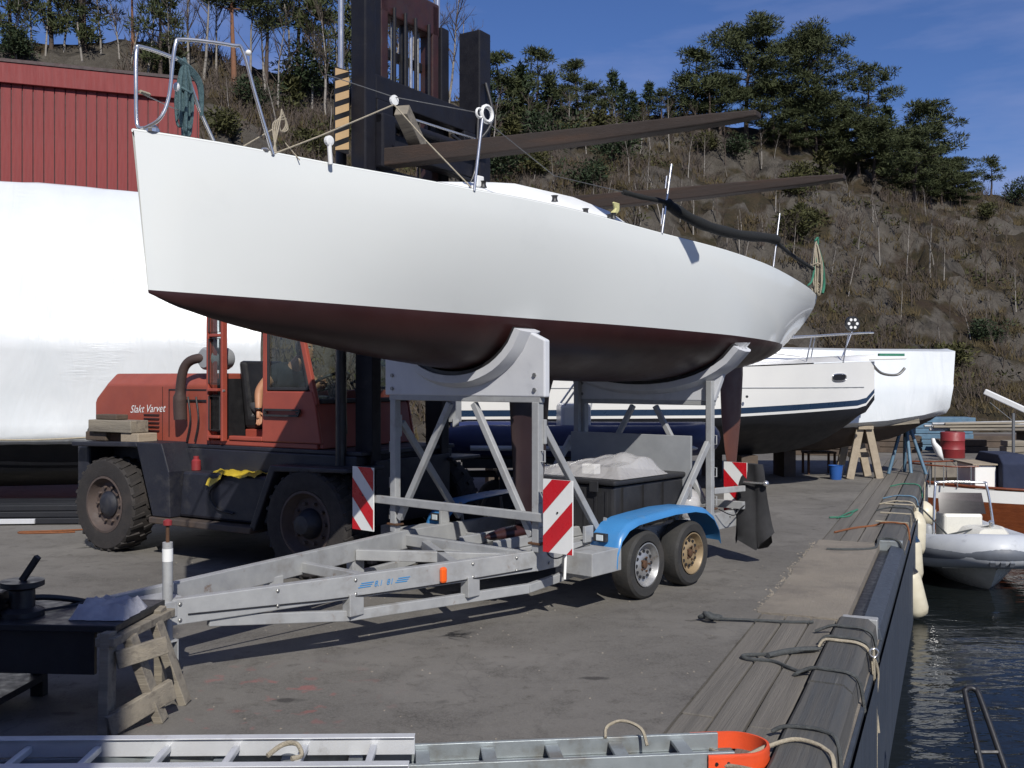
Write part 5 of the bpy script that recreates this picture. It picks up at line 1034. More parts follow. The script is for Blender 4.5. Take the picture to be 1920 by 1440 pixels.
for x in (-.9, .9): 
    o = thing('pole_rack', 'timber post holding up the pile of grey poles', 'rack', pc + Vector((x, 0, 0)), 0, 'posts under the pile of grey poles'); MB().box(-.06, .06, -.3, .3, 0, .55).build('post', m_woodd, o); MB().box(-.09, .09, -.35, .35, .552, .62).build('cap', m_woodd, o)
for k in range(16):
    z = .65 + .075 * (k // 6); o = MB().tube([(-1.3 + rp.uniform(-.3, .3), 0, 0), (1.2 + rp.uniform(-.3, .3), rp.uniform(-.1, .1), rp.uniform(-.02, .06))], .036, 7).build('grey_pole', m_galv if k % 3 else m_wood, smooth=60); o.location = pc + Vector((0, -.25 + .095 * (k % 6), z)); tag(o, 'grey pole in the pile beyond the quay end', 'pole', 'grey poles piled beyond the quay end')
for i, (px, py, Y, sx_, sy_, sz_, mt, lb, ct) in enumerate(((1800, 862, 27., 1.2, .6, .35, m_woodd, 'dark crate with weathered sides left of the grey pole pile', 'crate'), (1760, 850, 28., 1.6, .8, .9, m_bpaint, 'blue grey slatted pallet stack behind the red drum', 'pallet'), (1900, 850, 24.8, .5, .4, .45, m_wood, 'weathered box beyond the mahogany boat cabin', 'crate'), (1560, 868, 26., 2.2, .8, .5, m_woodd, 'dark timber heap under the far wrapped boat', 'timber heap'), (1660, 860, 27., 1.8, .6, .45, m_woodd, 'brown timber heap behind the blue prop', 'timber heap'), (1870, 850, 29., 3.2, 1.0, .35, m_woodd, 'long low timber heap below the slope', 'heap'))):
    p = at(px, py, Y); p.z = 0; t = thing(ct.replace(' ', '_'), lb, ct, p, R(rp.uniform(-20, 20)))
    nl = max(2, int(sz_ / .14))
    for k in range(nl): MB().box(-sx_ / 2 + rp.uniform(-.06, .06), sx_ / 2 + rp.uniform(-.06, .06), -sy_ / 2, sy_ / 2, sz_ * k / nl + .004, sz_ * (k + 1) / nl - .012).build('slat' if ct == 'pallet' else 'layer', mt, t, bevel=.008)
o = MB().loft([[Vector((.05 * math.cos(a) * w, .05 * math.sin(a) * w, z)) + Vector((x, 0, 0)) for a in np.linspace(0, 6.28, 9, endpoint=False)] for z, w, x in ((0, .8, .12), (.12, 1.6, .06), (.3, 2.0, .0), (.42, 1.2, -.08), (.52, .8, -.1))]).build('rolled_sail', m_white, smooth=70); o.location = gnd(1757, 866) + Vector((.25, .6, 0)); tag(o, 'bundled white sail leaning by the quay end', 'sail')
bmO = at(1880, 752, 22.0); o = MB().bar(at(1846, 734, 23.) , at(1990, 800, 22.), .08, .13).build('boom', m_white, bevel=.02); tag(o, 'white boom slanting above the mahogany boat', 'boom')
m2 = thing('mast_crutch', 'grey post carrying the slanting white boom', 'post', at(1900, 900, 22.6)); m2.location.z = -1.2; MB().tube([(0, 0, 0), (0, 0, 2.38)], .035, 8).build('tube', m_wire, m2); MB().tube([(0, 0, 2.2), (-.5, .05, 2.62)], .008, 5).build('stay', m_wire, m2)
# ---------------------------------------------------------------- navy inflatable on a trolley, behind the trailer
iA = R(4); iO = at(1075, 710, 13.6); iO.z = 0
ib = thing('inflatable_boat', 'navy inflatable boat on a dark trolley behind the trailer', 'inflatable boat', iO, iA)
pth = catmull([(-1.85, -.55, 1.16), (-.5, -.57, 1.15), (.8, -.56, 1.14), (1.35, -.50, 1.14), (1.68, -.28, 1.15), (1.78, 0, 1.16), (1.68, .28, 1.15), (1.35, .5, 1.14), (.8, .56, 1.14), (-.5, .57, 1.15), (-1.85, .55, 1.16)], 5); nn_ = len(pth)
MB().tube(pth, [.10 if i in (0, nn_ - 1) else .17 if i in (1, nn_ - 2) else .205 for i in range(nn_)], 16).build('tube', m_rubb, ib, smooth=60)
MB().tube([p + Vector((0, -.19 if p.y < 0 else .19, -.08)) for p in pth[2:-2] if abs(p.y) > .4][:24], .035, 8).build('rubbing_strake', m_rubw, ib, smooth=60)
MB().box(-1.5, 1.3, -.45, .45, .93, .99).build('floor', m_rubd, ib); MB().box(-1.62, -1.54, -.42, .42, .95, 1.42).build('transom', m_grey, ib)
MB().box(-.2, .2, -.3, .3, .99, 1.62).build('console', m_gelw, ib, bevel=.05); MB().tube([(-.15, -.28, 1.6), (.1, -.28, 1.95), (.1, .28, 1.95), (-.15, .28, 1.6)], .014, 7).build('console_rail', m_chrome, ib)
ob = MB().loft([[(-1.70 + x, y * w, z) for x, y in ((-.20 * k, -.6), (.12, -1), (.20, 0), (.12, 1), (-.20 * k, .6), (-.24 * k, 0))] for z, w, k in ((1.38, .11, .8), (1.5, .15, 1), (1.66, .155, 1.05), (1.78, .12, .9), (1.82, .06, .5))]); ob.build('outboard_cowl', m_grey, ib, smooth=50); MB().loft([[(-1.74 + x * w, y * w, z) for x, y in ((-1, -.4), (1, -.4), (1, .4), (-1, .4))] for z, w in ((1.4, .10), (1.0, .07), (.72, .06))]).build('outboard_leg', m_black, ib, bevel=.01)
for x in (-1.0, .9):
    MB().box(x - .06, x + .06, -.7, .7, .72, .80).build('trolley_beam', m_black, ib)
    for y in (-.6, .6): MB().lathe([(.06, -.06), (.24, -.07), (.27, -.04), (.27, .04), (.24, .07), (.06, .06)], (x, y, .275), 'y', 24).build('trolley_wheel', m_tyre, ib, smooth=40); MB().box(x - .03, x + .03, y - .03, y + .03, .28, .72).build('trolley_leg', m_black, ib)
MB().box(-1.5, 1.4, -.06, .06, .64, .72).build('trolley_spine', m_black, ib); MB().box(-1.5, 1.4, -.50, -.44, .80, .92).build('trolley_bunk', m_black, ib); MB().box(-1.5, 1.4, .44, .50, .80, .92).build('trolley_bunk', m_black, ib)
# ---------------------------------------------------------------- afloat: grey RIB and mahogany boat
rO = Vector((7.28, 16.6, 0)); rA = R(-96)
rib = thing('rigid_inflatable', 'grey rigid inflatable boat with steering console moored at the quay', 'inflatable boat', rO, rA)
tp = catmull([(-2.2, -.78, -.78), (-.8, -.82, -.78), (.6, -.80, -.74), (1.3, -.62, -.66), (1.75, -.32, -.58), (1.9, 0, -.56), (1.75, .32, -.58), (1.3, .62, -.66), (.6, .80, -.74), (-.8, .82, -.78), (-2.2, .78, -.78)], 6); nn_ = len(tp)
MB().tube(tp, [.1 if i in (0, nn_ - 1) else .2 if i in (1, nn_ - 2) else .25 for i in range(nn_)], 18).build('tube', m_rubw, rib, smooth=60)
def outw(p): 
    d = Vector((max(p.x - .9, 0), p.y, 0)); return d.normalized() if d.length > .01 else Vector((0, 1, 0))
MB().loft([[p + outw(p) * a + Vector((0, 0, b)) for a, b in ((.235, .07), (.262, .03), (.265, -.04), (.24, -.09))] for p in tp[2:-2]]).build('rubbing_strake', m_rubd, rib, smooth=60)
for k in (28, 30, 32): 
    p = tp[min(k, nn_ - 3)] if False else tp[k]; MB().loft([[q + outw(q) * a + Vector((0, 0, b)) for a, b in ((.215, -.11), (.24, -.13), (.205, -.19), (.185, -.17))] for q in tp[k - 1:k + 1]]).build('bow_pad', m_rubd, rib)
rings = []
for x, w, zk, zc in ((-2.1, .7, -1.45, -.98), (-.6, .72, -1.45, -.98), (.7, .68, -1.42, -.94), (1.2, .5, -1.34, -.86), (1.55, .3, -1.15, -.78), (1.78, .08, -.85, -.72)): rings.append([(x, -w, zc), (x, -w * .5, (zk + zc) / 2 - .03), (x, 0, zk), (x, w * .5, (zk + zc) / 2 - .03), (x, w, zc)])
MB().loft(rings, closed=False, cap=False).build('hull', m_gelc, rib, smooth=40); MB().box(-2.0, 1.3, -.62, .62, -.92, -.88).build('deck', m_gelc, rib)
MB().loft([[(x, y, z) for x, y in ((.0, -.34), (.34, -.30), (.34, .30), (.0, .34))] for z in (-.88, -.22)]).build('console', m_gelc, rib, bevel=.04); quad('windshield', m_glassd, [(.30, -.36, -.22), (.30, .36, -.22), (.16, .34, .10), (.16, -.34, .10)], rib)
MB().tube(catmull([(.40, -.48, -.86), (.34, -.46, -.4), (.22, -.40, .20), (.18, -.32, .27), (.18, .32, .27), (.22, .40, .20), (.34, .46, -.4), (.40, .48, -.86)], 5), .02, 8).build('frame', m_chrome, rib, smooth=60)
MB().lathe([(.10, -.72), (.11, -.5), (.08, -.42), (.02, -.4)], (.25, -.52, 0), 'z', 14).build('canister', m_grey, rib, smooth=50)
MB().loft([[(1.45 + x, y * w, -.36 + z) for x, y in ((-.25, -1), (.2, -.6), (.2, .6), (-.25, 1))] for z, w in ((-.06, .4), (.06, .3), (.09, .2))]).build('bow_locker', m_gelc, rib, smooth=40); MB().lathe([(.03, 0), (.03, .08), (.045, .09), (.02, .12)], (1.5, .02, -.28), 'z', 10).build('mooring_post', m_chrome, rib)
MB().tube([tp[4] + Vector((0, 0, .27)) + Vector((.09 * k, .03 * math.sin(k * 2), .02 * math.cos(k * 2.6))) for k in range(8)], .014, 5).build('grab_line', m_ropew, rib, smooth=60)
rl = [rib_p for rib_p in ()]
def RW(x, y, z): c, s = math.cos(rA), math.sin(rA); return Vector((rO.x + c * x - s * y, rO.y + s * x + c * y, z))
tag(MB().tube(catmull([RW(1.5, .02, -.24), RW(1.35, -.7, -.46), at(1790, 1020, 15.2), at(1735, 960, 16.), Q(11.6, -.32, .0)], 6), .014, 6).build('mooring_line', m_roped, smooth=60), 'dark mooring line from the grey inflatable bow to the quay', 'rope')
wO_ = Vector((10.9, 20.9, 0)); wd = thing('wooden_boat', 'varnished mahogany boat with white sheer strake and navy canvas hood', 'boat', wO_, R(176))
def wd_skin(t0, t1, mat, name):
    mb = MB()
    for sg in (1, -1):
        rows = []
        for x in np.linspace(-3.6, 2.75, 26):
            f = max(0, (x + .3) / 3.05); w = 1.1 * (1 - f ** 2.2); zs = -.30 + .12 * f ** 2; row = []
            for t in np.linspace(t0, t1, 5): z = -1.5 + (zs + 1.5) * t; row.append((x + .18 * f * t, sg * (w * (.72 + .28 * t ** .6) + .003), z))
            rows.append(row)
        mb.loft(rows, cap=False, closed=False)
    mb.build(name, mat, wd, smooth=60)
wd_skin(0, .80, m_mahog, 'hull'); wd_skin(.80, 1.0, m_gelw, 'sheer_strake')
rows = [[(x + .18 * max(0, (x + .3) / 3.05), y * 1.1 * (1 - max(0, (x + .3) / 3.05) ** 2.2) + .0, -.295 + .12 * max(0, (x + .3) / 3.05) ** 2) for y in np.linspace(-1, 1, 5)] for x in np.linspace(-3.6, 2.75, 14)]
MB().loft(rows, cap=False, closed=False).build('deck', m_mahog, wd)
MB().tube([(x, (1.12 * (1 - max(0, (x + .3) / 3.05) ** 2.2)), -.26 + .12 * max(0, (x + .3) / 3.05) ** 2) for x in np.linspace(-3.6, 2.7, 20)], .03, 7).build('rubbing_strake', m_mahog, wd, smooth=60)
MB().box(-2.2, .48, -.7, .7, -.28, .34).build('cabin', m_gelw, wd, bevel=.03); MB().loft([[(x, y, z) for y, z in ((-.74, -.27), (-.72, .25), (-.5, .42), (.5, .42), (.72, .25), (.74, -.27))] for x in (.5, 1.05)]).build('canvas_hood', m_canvas, wd, bevel=.03)
MB().box(1.08, 1.5, -.5, .5, -.26, .20).build('wheelhouse', m_gelw, wd, bevel=.02); MB().box(1.06, 1.56, -.55, .55, .203, .23).build('wheelhouse_roof', m_wood2, wd)
for x in (1.65, 1.9, 2.15, 2.4):
    for sg in (1, -1): MB().tube([(x, sg * .75 * (1 - ((x - .8) / 3) ** 2), -.25), (x, sg * .75 * (1 - ((x - .8) / 3) ** 2), .18)], .012, 6).build('rail_post', m_chrome, wd)
for sg in (1, -1): MB().tube(catmull([(1.5, sg * .70, .19), (1.8, sg * .66, .18), (2.1, sg * .6, .18), (2.5, sg * .4, .2), (2.68, 0, .2)], 5), .018, 6).build('guard_rail', m_mahog, wd, smooth=60)
for x in (-1.3, -.4): MB().box(x - .2, x + .2, .702, .706, -.05, .22).build('window', m_glassd, wd)
# ---------------------------------------------------------------- fenders and quay ladder
def fender(p, ln, r, tilt, cap, label):
    t = thing('fender', label, 'fender', p); t.rotation_euler = tilt
    MB().lathe([(.001, 0), (r * .45, .01), (r * .85, .05), (r, .12), (r, ln - .12), (r * .85, ln - .05), (r * .4, ln), (.001, ln)], (0, 0, 0), 'z', 20, cap=False).build('body', m_fend, t, smooth=60)
    MB().lathe([(r * .9, ln - .06), (r * .55, ln + .03), (r * .18, ln + .07), (r * .18, ln + .12), (.001, ln + .12)], (0, 0, 0), 'z', 16, cap=False).build('end_cap', cap, t, smooth=50); return t
f1 = fender(at(1722, 1158, 13.3), .66, .155, (0, R(-14), 0), m_black, 'long white fender with black end touching the water')
fender(at(1712, 1090, 14.2), .62, .145, (0, R(-4), 0), m_bstr, 'white fender with dark blue end hanging behind the black ended one'); fender(at(1716, 1042, 15.2), .60, .14, (0, R(2), 0), m_fend, 'upright plain white fender hanging farther along the quay wall')
t = thing('fender', 'round stained fender hung from the mahogany boat', 'fender', at(1733, 985, 17.8)); MB().lathe([(.001, 0), (.12, .03), (.2, .14), (.19, .28), (.1, .38), (.04, .42), (.001, .43)], (0, 0, 0), 'z', 20, cap=False).build('body', m_fend, t, smooth=60); MB().tube([(0, 0, .43), (.05, .1, .75)], .012, 6).build('lanyard', m_ropew, t)
for a, b, lb in ((at(1702, 1062, 13.3), Q(9.05, -.30, .06), 'lanyard of the long white fender tied over the quay beam'), (at(1708, 1008, 14.2), Q(10.0, -.30, .06), 'lanyard of the dark blue ended fender'), (at(1714, 962, 15.2), Q(11.1, -.30, .06), 'lanyard of the upright white fender')):
    tag(MB().tube([a, a.lerp(b, .5), b, b + (Q(9, .10, .065) - Q(9, -.30, .06))], .012, 6).build('fender_line', m_ropew, smooth=60), lb, 'rope')
lt = thing('quay_ladder', 'dark tubular boarding ladder standing out of the water by the quay wall', 'ladder', at(1800, 1440, 6.9)); lt.location.z = -1.35
MB().tube(catmull([(-.02, -1.0, -.05), (-.01, -.5, .55), (.04, -.02, 1.1), (.06, .04, 1.17), (.12, .05, 1.17), (.14, -.02, 1.1), (.16, -.5, .55), (.17, -1.0, -.05)], 6), .02, 8).build('rail', m_black, lt, smooth=60)
for k in (.25, .5, .75): MB().tube([(-.012, -.98 * k, 1.13 - 1.13 * k), (.162, -.98 * k, 1.13 - 1.13 * k)], .014, 6).build('rung', m_black, lt)
# ---------------------------------------------------------------- ropes on the quay
def qrope(name, pts, r, mat, label): return tag(MB().tube(catmull([Q(*p) for p in pts], 6), r * .72, 6).build(name, mat, smooth=60), label, 'rope')
def qpx(px, py, z=.02): 
    g = gnd(px, py, z); d = g - QO; c, s = math.cos(QA), math.sin(QA); return (d.x * c + d.y * s, -d.x * s + d.y * c, z)
def over(x, y0=.10): return [(x, y0, .02), (x + .02, .0, .07), (x + .02, -.10, .074), (x, -.24, .07), (x, -.31, .0), (x - .02, -.345, -.25)]
qrope('mooring_rope', [qpx(1318, 1157), qpx(1350, 1160), qpx(1420, 1163), qpx(1480, 1166), qpx(1525, 1166)], .016, m_roped, 'knotted dark mooring rope lying across the asphalt to the concrete patch')
kn = MB(); rk = random.Random(3); kc = gnd(1330, 1157, .03)
kn.tube(catmull([kc + Vector((rk.gauss(0, .05), rk.gauss(0, .05), abs(rk.gauss(0, .02)))) for _ in range(12)], 4), .016, 6); tag(kn.build('rope_knot', m_roped, smooth=60), 'dark knot at the end of the mooring rope on the asphalt', 'rope')
qrope('mooring_rope', [qpx(1540, 1216, .03), qpx(1500, 1220), qpx(1450, 1226), qpx(1400, 1228), qpx(1392, 1232), qpx(1410, 1236), qpx(1450, 1240), qpx(1480, 1252), qpx(1505, 1260), qpx(1522, 1252, .05)] + over(1.62), .017, m_roped, 'long dark mooring rope looped over the planks and round the beam')
qrope('mooring_rope', [qpx(1440, 1229, .03), qpx(1470, 1222, .03), qpx(1500, 1218, .035), qpx(1530, 1217, .03)], .028, m_roped, 'frayed thick part of dark rope lying on the planks')
qrope('mooring_rope', over(2.85, .12), .017, m_roped, 'dark rope turn round the beam near the steel end cap'); qrope('mooring_rope', over(2.4, .04), .017, m_ropew, 'pale rope turn round the near beam'); qrope('mooring_rope', over(2.5, .05), .016, m_roped, 'dark rope turn beside the pale one on the near beam')
qrope('mooring_rope', [(.05, .3, .03), (-.1, .15, .05), (.1, .03, .065), (.25, -.1, .075), (.2, -.25, .065), (.1, -.31, .0), (-.2, -.34, -.3)], .017, m_ropew, 'natural rope bent round the beam beside the orange bumper'); qrope('mooring_rope', [(.42, .05, .04), (.45, -.03, .07), (.45, -.22, .07), (.40, -.30, .01), (.3, -.33, -.3)], .016, m_roped, 'dark rope turn on the beam beside the orange bumper')
qrope('mooring_rope', [(-.25, .5, .03), (-.15, .25, .03), (-.22, .05, .06), (-.35, -.12, .072), (-.5, -.2, .072), (-.7, -.32, .0)], .016, m_ropew, 'natural rope trailing from the orange bumper to the beam')
qrope('mooring_rope', [qpx(1550, 1029), qpx(1590, 1030), qpx(1640, 1027), (7.55, -.05, .055), (7.5, -.25, .055), (7.45, -.33, -.1)], .02, m_roped, 'dark rope lying along the far edge of the concrete patch')
qrope('mooring_rope', [qpx(1565, 998), qpx(1600, 990), qpx(1640, 985), (8.9, .0, .07), (8.9, -.2, .072), (8.85, -.31, .02), (8.8, -.34, -.4)], .018, m_ropeo, 'orange brown rope across the far planks'); qrope('mooring_rope', [qpx(1555, 970), qpx(1590, 968), qpx(1600, 960), qpx(1608, 955), qpx(1590, 962), qpx(1570, 971)], .016, m_ropeg, 'green rope scrap on the asphalt by the far planks')
for i, (x, mt, lb) in enumerate(((10.6, m_roped, 'dark rope turn round the far beam'), (12.2, m_bpaint, 'blue grey rope turn round the far beam'), (14.2, m_ropeg, 'green rope turn near the quay end'), (11.4, m_ropew, 'pale rope turn round the far beam'))): qrope('mooring_rope', over(x, .2), .018, mt, lb)
lp_ = Q(2.35, -.34, -.05); tag(MB().tube(catmull([lp_ + Vector((0, 0, .12)), lp_, lp_ + Vector((.01, -.02, -.4)), lp_ + Vector((0, -.05, -.8)), lp_ + Vector((.02, -.08, -1.2))], 5), .008, 5).build('hanging_line', m_ropew, smooth=60), 'thin pale line hanging straight down the quay wall', 'rope')
tag(MB().tube(catmull([lp_ + Vector((0, .02, .06)), lp_ + Vector((.05, .06, -.08)), lp_ + Vector((.04, .08, -.3)), lp_ + Vector((.05, .06, -.5))], 5), [.012] * 12 + [.016] * 4, 6).build('rope_tail', m_ropew, smooth=60), 'frayed rope tail hanging beside the thin pale line', 'rope')
tag(MB().tube([lp_ + Vector((.0 + .03 * math.cos(a), 0, .08 + .03 * math.sin(a))) for a in np.linspace(0, 2 * math.pi, 12, endpoint=False)], .008, 6, closed=True).build('mooring_ring', m_chrome, smooth=60), 'bright shackle ring on the outer side of the beam', 'ring')
# ---------------------------------------------------------------- ladders in the foreground
l1 = thing('extension_ladder', 'bright aluminium ladder lying on the asphalt in front of the trailer', 'ladder', Vector((gnd(778, 1379, .19).x, gnd(778, 1379, .19).y, 0)), R(1.2))
for y, z0 in ((0, .10), (-.36, .10)):
    MB().box(-4.2, 0, y - .013, y + .013, z0, z0 + .085).box(-4.2, 0, y - .03, y + .03, z0 + .086, z0 + .092).build('rail', m_alu, l1, bevel=.003)
for k in range(13): MB().box(-.20 - .335 * k - .016, -.20 - .335 * k + .016, -.345, -.015, .125, .16).build('rung', m_alu, l1, bevel=.006)
a_, b_ = gnd(1345, 1373, .098), gnd(782, 1395, .098); dv = (b_ - a_); l2 = thing('gangway_ladder', 'grey steel ladder with orange rubber bumper lying towards the quay', 'ladder', (a_.x, a_.y, 0), math.atan2(-dv.y, -dv.x))
for y in (0, -.27): 
    MB().box(-4.6, 0, y - .012, y + .012, .012, .098).build('rail', m_galv2, l2, bevel=.003); MB().box(-4.6, 0, y - .035, y + .012, .001, .011).build('rail_flange', m_galv2, l2)
for k in range(14): MB().box(-.22 - .33 * k - .035, -.22 - .33 * k + .035, -.255, -.015, .055, .075).build('rung', m_galv2, l2, bevel=.004)
bpth = catmull([(-.14, .018, 0), (-.02, .02, 0), (.10, .012, 0), (.18, -.05, 0), (.21, -.135, 0), (.18, -.22, 0), (.10, -.282, 0), (-.02, -.29, 0), (-.14, -.288, 0)], 6); rings = []
for i, p in enumerate(bpth):
    d = (bpth[min(i + 1, len(bpth) - 1)] - bpth[max(i - 1, 0)]).normalized(); nrm = Vector((d.y, -d.x, 0)) * -1; rings.append([p + nrm * o + Vector((0, 0, z)) for o, z in ((0, .004), (.012, .004), (.016, .02), (.012, .035), (.016, .05), (.012, .062), (.016, .075), (.012, .092), (0, .092))])
bpo = MB().loft(rings).build('bumper', m_orub, l2, smooth=40)
for x in (-.10, -.04): MB().lathe([(.009, -.004), (.009, .002), (.001, .002)], (x, -.3045, .05), 'y', 8).build('bolt', m_black, bpo)
MB().tube(catmull([(-.60, -.02, .10), (-.58, .03, .14), (-.50, .02, .17), (-.42, -.05, .15), (-.40, -.1, .08)], 5), .009, 6).build('carrying_rope', m_ropew, l2, smooth=60)
MB().tube(catmull([(-.68, -.20, .17), (-.62, -.14, .2), (-.55, -.16, .21), (-.52, -.2, .17), (-.56, -.24, .17)], 5), .012, 6).build('rope_end', m_ropew, l1, smooth=60)
# ---------------------------------------------------------------- workbench and sawhorse, in the shade of the added shed
sw = thing('sawhorse', 'weathered timber sawhorse holding up the end of the workbench', 'sawhorse', gnd(228, 1372), R(-4))
MB().bar((-.06, -.06, 0), (-.06, -.03, .56), .10, .055, up=(1, 0, 0)).build('leg', m_wood, sw, bevel=.005); MB().bar((.15, .18, 0), (.0, .10, .50), .085, .055, up=(1, 0, 0)).build('leg', m_wood, sw, bevel=.005); MB().bar((-.04, .62, 0), (-.02, .55, .56), .09, .05, up=(1, 0, 0)).build('leg', m_wood, sw, bevel=.005); MB().bar((.16, .50, 0), (.0, .45, .50), .09, .05, up=(1, 0, 0)).build('leg', m_wood, sw, bevel=.005)
MB().bar((-.03, -.10, .06), (.19, .24, .17), .04, .12).build('brace', m_wood, sw, bevel=.005); MB().bar((-.06, -.08, .51), (-.02, .66, .51), .11, .05).build('top_beam', m_wood, sw, bevel=.005); MB().bar((-.02, -.02, .40), (.2, .14, .45), .03, .10).build('brace', m_wood, sw, bevel=.005)
wbn = thing('workbench', 'metal workbench coloured black for shade beside the drawbar coupling', 'workbench', gnd(228, 1372) + Vector((-.05, .05, 0)), R(-4))
MB().box(-1.35, .02, -.05, .62, .545, .585).build('top', m_black, wbn, bevel=.006); MB().box(-1.33, -.12, -.01, .02, .30, .542).build('apron', m_black, wbn)  # bench parts all black: the shade over them is put into the colour
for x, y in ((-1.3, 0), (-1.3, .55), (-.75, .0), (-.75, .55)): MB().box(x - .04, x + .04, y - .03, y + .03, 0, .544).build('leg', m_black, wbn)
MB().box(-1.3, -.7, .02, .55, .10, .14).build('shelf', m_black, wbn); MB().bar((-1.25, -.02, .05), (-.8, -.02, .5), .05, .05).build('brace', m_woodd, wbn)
rr_ = random.Random(5); rows = []
for i in range(9): rows.append([(-.30 + .042 * j + rr_.uniform(-.012, .012), .06 + .045 * i + rr_.uniform(-.012, .012), (.0 if i in (0, 8) or j in (0, 8) else .03 + .03 * math.sin(1.7 * i + j) ** 2 + rr_.uniform(0, .03))) for j in range(9)])
o = MB().loft(rows, cap=False, closed=False).build('rag', m_paper, smooth=70); o.location = wbn.location + Vector((.0, 0, .588)); tag(o, 'crumpled pale rag on the workbench end', 'rag')
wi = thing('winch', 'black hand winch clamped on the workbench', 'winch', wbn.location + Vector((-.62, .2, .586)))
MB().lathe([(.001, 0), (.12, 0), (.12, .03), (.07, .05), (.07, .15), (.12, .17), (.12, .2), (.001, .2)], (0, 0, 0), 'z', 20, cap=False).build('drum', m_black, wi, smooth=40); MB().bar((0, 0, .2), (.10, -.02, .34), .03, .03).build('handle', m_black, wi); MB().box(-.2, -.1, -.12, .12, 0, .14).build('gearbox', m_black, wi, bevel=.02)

# loose chips: crumbled concrete along the patch and grit on the asphalt
rg = random.Random(21); gt = MB()
for k in range(520):
    if k < 170: x = rg.uniform(3.4, 7.5); p = Q(x, .64 + abs(rg.gauss(0, .03)), 0)
    else: p = Vector((rg.uniform(-4, 3.2), rg.uniform(5.2, 11), 0))
    if k >= 170 and p.x > 1.283 + .44 * (p.y - 5.08) - .75: continue
    s = rg.uniform(.004, .014) * (1.3 if k < 170 else .8); a = rg.random() * 6.28; c, n_ = math.cos(a) * s, math.sin(a) * s
    gt.add([(p.x + c, p.y + n_, 0), (p.x - n_, p.y + c, 0), (p.x - c, p.y - n_, 0), (p.x + n_, p.y - c * .7, 0), (p.x + c * .2, p.y, s * .8)], [(0, 1, 4), (1, 2, 4), (2, 3, 4), (3, 0, 4)])
tag(gt.build('grit', m_concrete, kind='stuff'), 'pale grit and concrete crumbs scattered on the asphalt', 'grit')
mbs = MB(); rg2 = random.Random(4); c0 = gnd(845, 1190)
for k in range(26):
    a = rg2.uniform(-.6, .9); l_ = rg2.uniform(.05, .28); d = Vector((math.cos(a), -math.sin(a), 0)); q = c0 + Vector((rg2.gauss(0, .05), rg2.gauss(0, .04), .003)); w_ = Vector((d.y, -d.x, 0)) * .004; mbs.add([q - w_, q + w_, q + d * l_ + Vector((0, 0, .012))], [(0, 1, 2)])
tag(mbs.build('broom_twigs', m_black, kind='stuff'), 'scatter of dark dry twigs on the asphalt below the near rail', 'twigs')
# ---------------------------------------------------------------- trees and undergrowth on the hill
m_ndl = M('pine_needles', (.040, .052, .022), (.066, .074, .030), .8, .7, .1, 0, spec=.2)
m_ndl2 = M('dark_spruce_needles', (.022, .036, .018), (.04, .054, .024), .9, .7, .1, 0, spec=.2)
m_ndl3 = M('yellow_green_juniper', (.070, .066, .022), (.046, .052, .022), .9, .75, .1, 0, spec=.2)
m_bark = M('grey_brown_pine_bark', (.085, .06, .045), (.055, .042, .034), 6, .9, .05, 0, .5, 12)
m_barkr = M('rust_red_pine_bark', (.23, .105, .055), (.15, .075, .045), 6, .9, .05, 0, .4, 12)
m_birch = M('pale_birch_bark', (.26, .235, .205), (.17, .155, .135), 3, .8, .08, 0, .2, 12, stretch=(1, 1, 3), dirt=(.07, .06, .055), dsc=3, dth=(.56, .64))
m_twig = M('brown_twigs', (.085, .064, .048), (.055, .042, .034), 3, .9, .05, 0)
m_grass = M('dry_hill_grass', (.085, .064, .034), (.05, .041, .022), .7, .9, .05, 0, spec=.1)

